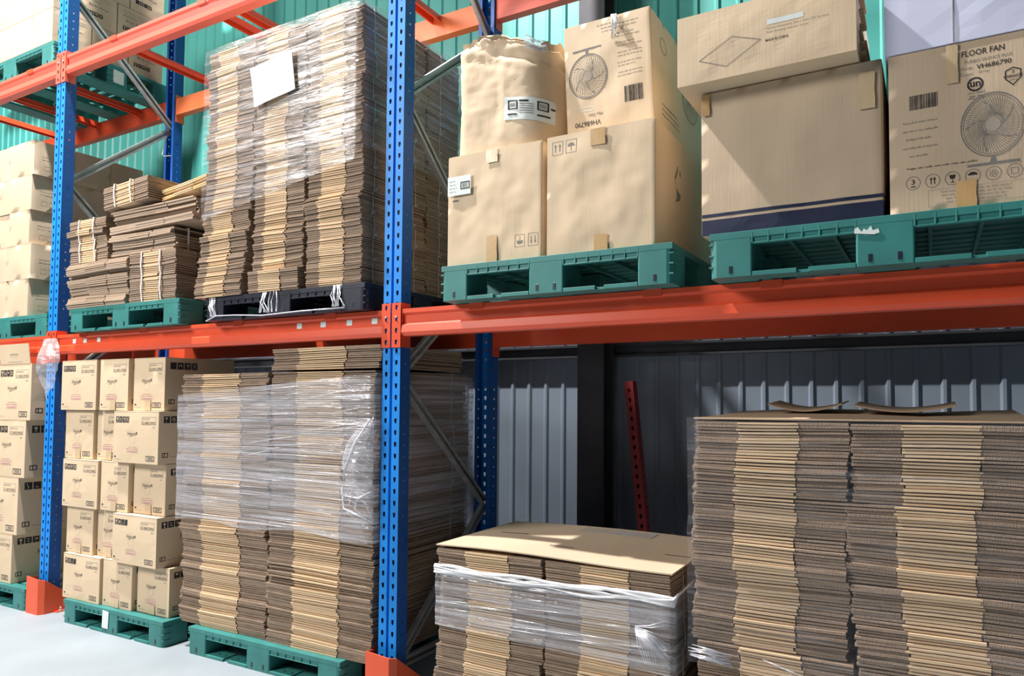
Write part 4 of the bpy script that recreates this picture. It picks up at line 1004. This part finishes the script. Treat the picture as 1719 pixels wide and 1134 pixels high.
# torn flaps standing along the top edge
mb = MB(); rr = random.Random(15)
for (u0, u1, hh, lean) in ((.235,.33,.03,.5), (.33,.42,.035,1.2), (.40,.50,.02,1.6), (.50,.58,.055,.3), (.55,.62,.045,-.3)):
    n = 10; vs = []
    for i in range(n+1):
        u = u0+(u1-u0)*i/n; a = Vector(sack(u, .97, .001)); dirn = Vector((a.x-.24, a.y-.23, 0)).normalized()
        hk = hh*.6*(.75+.3*rr.random())*math.sin(PI*(i+.6)/(n+1.2))**.5
        b = a+Vector((0,0,hk*math.cos(lean)))+dirn*hk*math.sin(lean); nn = dirn*.002
        vs += [a, b, b+nn, a+nn]
    fs = [(i*4+q, i*4+(q+1) % 4, i*4+4+(q+1) % 4, i*4+4+q) for i in range(n) for q in range(4)]
    mb.add(vs, fs, 0)
o = obj('torn_flaps', mb.mesh('flaps', ['kraft']), t); o['label'] = 'torn ragged cardboard flaps'
mb = MB(); n = 9; vs = []
for j in range(n+1):
    for i in range(n+1):
        u = .46+.055*i/n; a = Vector(sack(u, .90+.13*j/n, .006+.008*noise.noise(Vector((i*.9, j*.9, 2))))); vs.append(a+Vector((0,0,.02*j/n)))
mb.add(vs, [(j*(n+1)+i, j*(n+1)+i+1, (j+1)*(n+1)+i+1, (j+1)*(n+1)+i) for j in range(n) for i in range(n)], 0, True)
o = obj('crumpled_film', mb.mesh('cf', ['film_white']), t); o['label'] = 'wad of clear film'
# label strip that follows the bulging side
def patch(u0, u1, v0, v1, off, nu_=18, nv_=8, sl=0.0):
    return [sack(u0+(u1-u0)*i/nu_, v0+(v1-v0)*j/nv_+sl*i/nu_, off) for j in range(nv_+1) for i in range(nu_+1)], [(j*(nu_+1)+i, j*(nu_+1)+i+1, (j+1)*(nu_+1)+i+1, (j+1)*(nu_+1)+i) for j in range(nv_) for i in range(nu_)]
mb = MB(); UL0, UL1, VL0, VL1, SLP = .408, .535, .250, .455, -.06
mb.add(*patch(UL0, UL1, VL0, VL1, .0022, 18, 8, SLP), 0, True)
def lp(a0, a1, b0, b1, mi): mb.add(*patch(UL0+(UL1-UL0)*a0, UL0+(UL1-UL0)*a1, VL0+(VL1-VL0)*b0+SLP*a0, VL0+(VL1-VL0)*b1+SLP*a0, .0034, 4, 3, SLP*(a1-a0)), mi, True)
for q in (.08, .66):
    lp(q, q+.21, .45, .50, 1); lp(q, q+.21, .80, .85, 1); lp(q, q+.03, .45, .85, 1); lp(q+.18, q+.21, .45, .85, 1)
    for k in range(5): lp(q+.05+.024*k, q+.062+.024*k, .56, .74, 2)
for k in range(5): lp(.33, .60, .28+.10*k, .31+.10*k, 2)
lp(.32, .50, .78, .86, 1); lp(.90, .99, .58, .66, 1); lp(.08,.28,.2,.27,1); lp(.66,.9,.2,.27,1)
o = obj('address_label', mb.mesh('label', ['paper', 'ink', 'ink_grey']), t); o['label'] = 'white shipping label with two black-framed barcodes'

# big plain carton with navy stripes
Z5 = ZB1+.0025+.145+.0006
BW, BH, BD = .560, .475, .56
p = Print(); p.rect(.001, BW-.001, .001, .052, 5); p.rect(.001, BW-.001, .061, .072, 5)
t = thing('large_carton', 'large plain tan carton with a navy band round its foot, on the green pallet', 'carton', (4.228, -.078, Z5), 0, None)
me = carton(BW, BD, BH, 311, .004, p, p, 20, False, None, .006); setmat(me, 'kraft'); bevel(obj('carton_body', me, t), .006, 2)
tape(t, .005, .03, .40, .47, -.006, 'packing_tape', 'tape'); tape(t, BW-.065, BW-.02, .33, .44, -.006, 'packing_tape', 'tape_pale')
mb = MB(); mb.box(BW-.055, BW-.005, -.012, .03, BH-.02, BH+.02); 
# long carton lying on top
TW, TH, TD = .555, .228, .44
p = Print()
p.line([(.105,.105),(.215,.160),(.305,.130),(.195,.070),(.105,.105)], .0022, 2)
p.rect(.325, .435, .170, .186, 6); p.text('Carton Dimension: 504 x 410 x 271 (in mm)', .415, .158, .185, 2, .007); p.text('Total Quantity: 1pcs per carton', .385, .146, .125, 2, .007)
p.text('MADE IN CHINA', .355, .122, .070, 1, .008, .01)
p.items = [([(a-.030, b-.034) for a, b in vs], fs, mi) for vs, fs, mi in p.items]
t = thing('long_carton', 'long tan carton marked MADE IN CHINA, lying on the large plain carton', 'carton', (4.170, -.15, Z5+BH+.006), 0.0, None)
me = carton(TW, TD, TH, 315, .0018, p, None, 16, False, None, .003); setmat(me, 'kraft_pale'); bevel(obj('carton_body', me, t), .005, 2)
mb = MB(); rr = random.Random(5)
for i in range(7): 
    z = .03+.03*i; mb.box(TW+.001, TW+.010+.012*rr.random(), .05+.04*rr.random(), .12+.1*rr.random(), z, z+.004)
o = obj('torn_end_flap', mb.mesh('tef', ['kraft_tan']), t); o['label'] = 'ragged torn carton end'

# FLOOR FAN carton
GW, GH = .50, .468
p = Print()
P0 = p; p = Print()
p.text('FLOOR FAN', .280, .433, .105, 1, .017, .012); p.text('TURBO SILENCE PLUS', .292, .409, .118, 2, .009, .004)
p.text('Code:', .241, .391, .03, 2, .009); p.text('VH686790', .306, .3905, .084, 1, .014, .012)
p.text('Color:', .241, .374, .032, 2, .009); p.text('Grey', .282, .374, .026, 2, .009)
p.ring(.260, .342, .018, .005, 1, 24); p.text('un', .260, .342, .026, 1, .015, .02); p.rect(.238, .248, .339, .345, 0)
p.text('ISO 9001', .262, .317, .04, 2, .006); p.lines(.238, .285, .306, 2, .006, 2, .003, 3, 'C')
p.line([(.333,.362),(.351,.370),(.369,.362),(.369,.340),(.351,.322),(.333,.340),(.333,.362)], .003, 1); p.text('WARRANTY', .351, .346, .046, 1, .009, .01); p.text('2', .351, .359, .008, 1, .008); p.text('years', .351, .335, .018, 1, .005)
P0.items += [([(a-.036, b) for a, b in vs], fs, mi) for vs, fs, mi in p.items]; p = P0
fan_print(p, .264, .222, .088, 2, .88, 64, 5, .8); fan_stand(p, .264, .222, .088, 2)
p.barcode(.055, .130, .298, .340, 1, 21)
tx = ['Thông số kỹ thuật, thông tin', 'cảnh báo an toàn, hướng dẫn', 'sử dụng và bảo quản:', 'xem hướng dẫn sử dụng kèm', 'theo sản phẩm.']
for i, s_ in enumerate(tx): p.text(s_, .082-.004*(i in (2,4)), .262-.0245*i, (.092 if i not in (2,4) else .066 if i == 2 else .05), 2, .008, .006)
p.text('*Ngày sản xuất: xem trên nhãn sản phẩm', .135, .128, .18, 1, .008, .01)
for i in range(6):
    ca = .062+.0505*i; cb = .086; p.ring(ca, cb, .0185, .0018, 2, 24)
    if i == 0: p.text('3', ca, cb+.003, .010, 1, .014, .01); p.rect(ca-.006, ca+.006, cb-.012, cb-.009, 1)
    if i == 1:
        for q in (-.004, .005): p.line([(ca+q, cb-.010), (ca+q, cb+.004)], .0025, 1); p.poly([(ca+q-.004, cb+.003), (ca+q+.004, cb+.003), (ca+q, cb+.011)], 1)
    if i == 2: p.poly([(ca-.008,cb+.010),(ca+.008,cb+.010),(ca+.006,cb-.001),(ca-.006,cb-.001)], 1); p.line([(ca,cb),(ca,cb-.010)], .0015, 1); p.rect(ca-.005,ca+.005,cb-.012,cb-.010,1)
    if i == 3: p.poly([(ca+.012*math.cos(k*PI/8), cb+.002+.009*math.sin(k*PI/8)) for k in range(9)], 1)
    if i == 4:
        for q in range(5): p.ring(ca+.007*math.cos(q*1.256), cb+.007*math.sin(q*1.256), .004, .0012, 2, 8)
    if i == 5: p.frame(ca-.009, ca+.009, cb-.009, cb+.009, .0015, 2)
p.frame(.10, .345, .012, .060, .0008, 3); p.lines(.11, .33, .050, 4, .010, 3, .003, 44, 'C')
t = thing('fan_carton', 'upright tan carton marked FLOOR FAN with a fan drawing, at the right edge', 'carton', (4.806, -.088, Z5), 0, None)
me = carton(GW, .58, GH, 321, .003, p, None, 20, False, None, .003); setmat(me, 'kraft'); bevel(obj('carton_body', me, t), .004, 2)
tape(t, .152, .182, .355, GH-.002, -.0045, 'packing_tape', 'tape_pale'); tape(t, .172, .222, .0, .075, -.0045, 'packing_tape', 'tape')
t = thing('white_carton', 'pale lilac white carton lying on the floor fan carton, cut by the top edge', 'carton', (4.797, -.092, Z5+GH+.003), 0, None)
me = carton(.50, .56, .30, 322, .002, None, None, 8, False, None, .002); setmat(me, 'white_box'); bevel(obj('carton_body', me, t), .003, 1)
mb = MB(); mb.box(.180, .1825, -.0026, -.0012, 0, .30); obj('lid_seam', mb.mesh('seam', ['ink_grey']), t)

# leaning red perforated post behind the waist-high pile
t = thing('loose_rack_post', 'dull red perforated post leaning at the wall behind the waist-high pile', 'rack post', (3.69, .93, 0.0), 0)
mb = MB(); holed_strip(mb, (0,0,0), (1,0,0), 0, .05, 0, 1.38, .013, .021, .05, .02); holed_strip(mb, (.05,0,0), (0,1,0), 0, .05, 0, 1.38, .010, .012, .05, .02)
mb.quad((0,.05,0),(0,0,0),(0,0,1.38),(0,.05,1.38)); mb.quad((.05,.05,0),(0,.05,0),(0,.05,1.38),(.05,.05,1.38))
o = obj('perforated_channel', mb.mesh('lp', ['old_red']), t); t.rotation_euler = (-.10, -.150, 0)
t.location = (3.635, .88, .008)

for a, b, i in SHADE_LOADS:  # cartons of the added unseen level, blocking light from the back wall
    n = 3 if b-a > 1 else 2; w_ = (b-a)/n
    for k in range(n):
        me = carton(w_-.006, .62, .55, 400+i*4+k, .003, None, None, 4, True, None, .002)
        t = thing('plain_carton', 'added unseen shade-casting carton on the %s top pallet, %s' % (['left','middle','right'][i], ['first from left','second from left','third from left'][k]), 'carton', (a+k*w_, .04, ZB3+.154), 0, 'added unseen cartons shading the back wall')
        obj('carton_body', me, t)
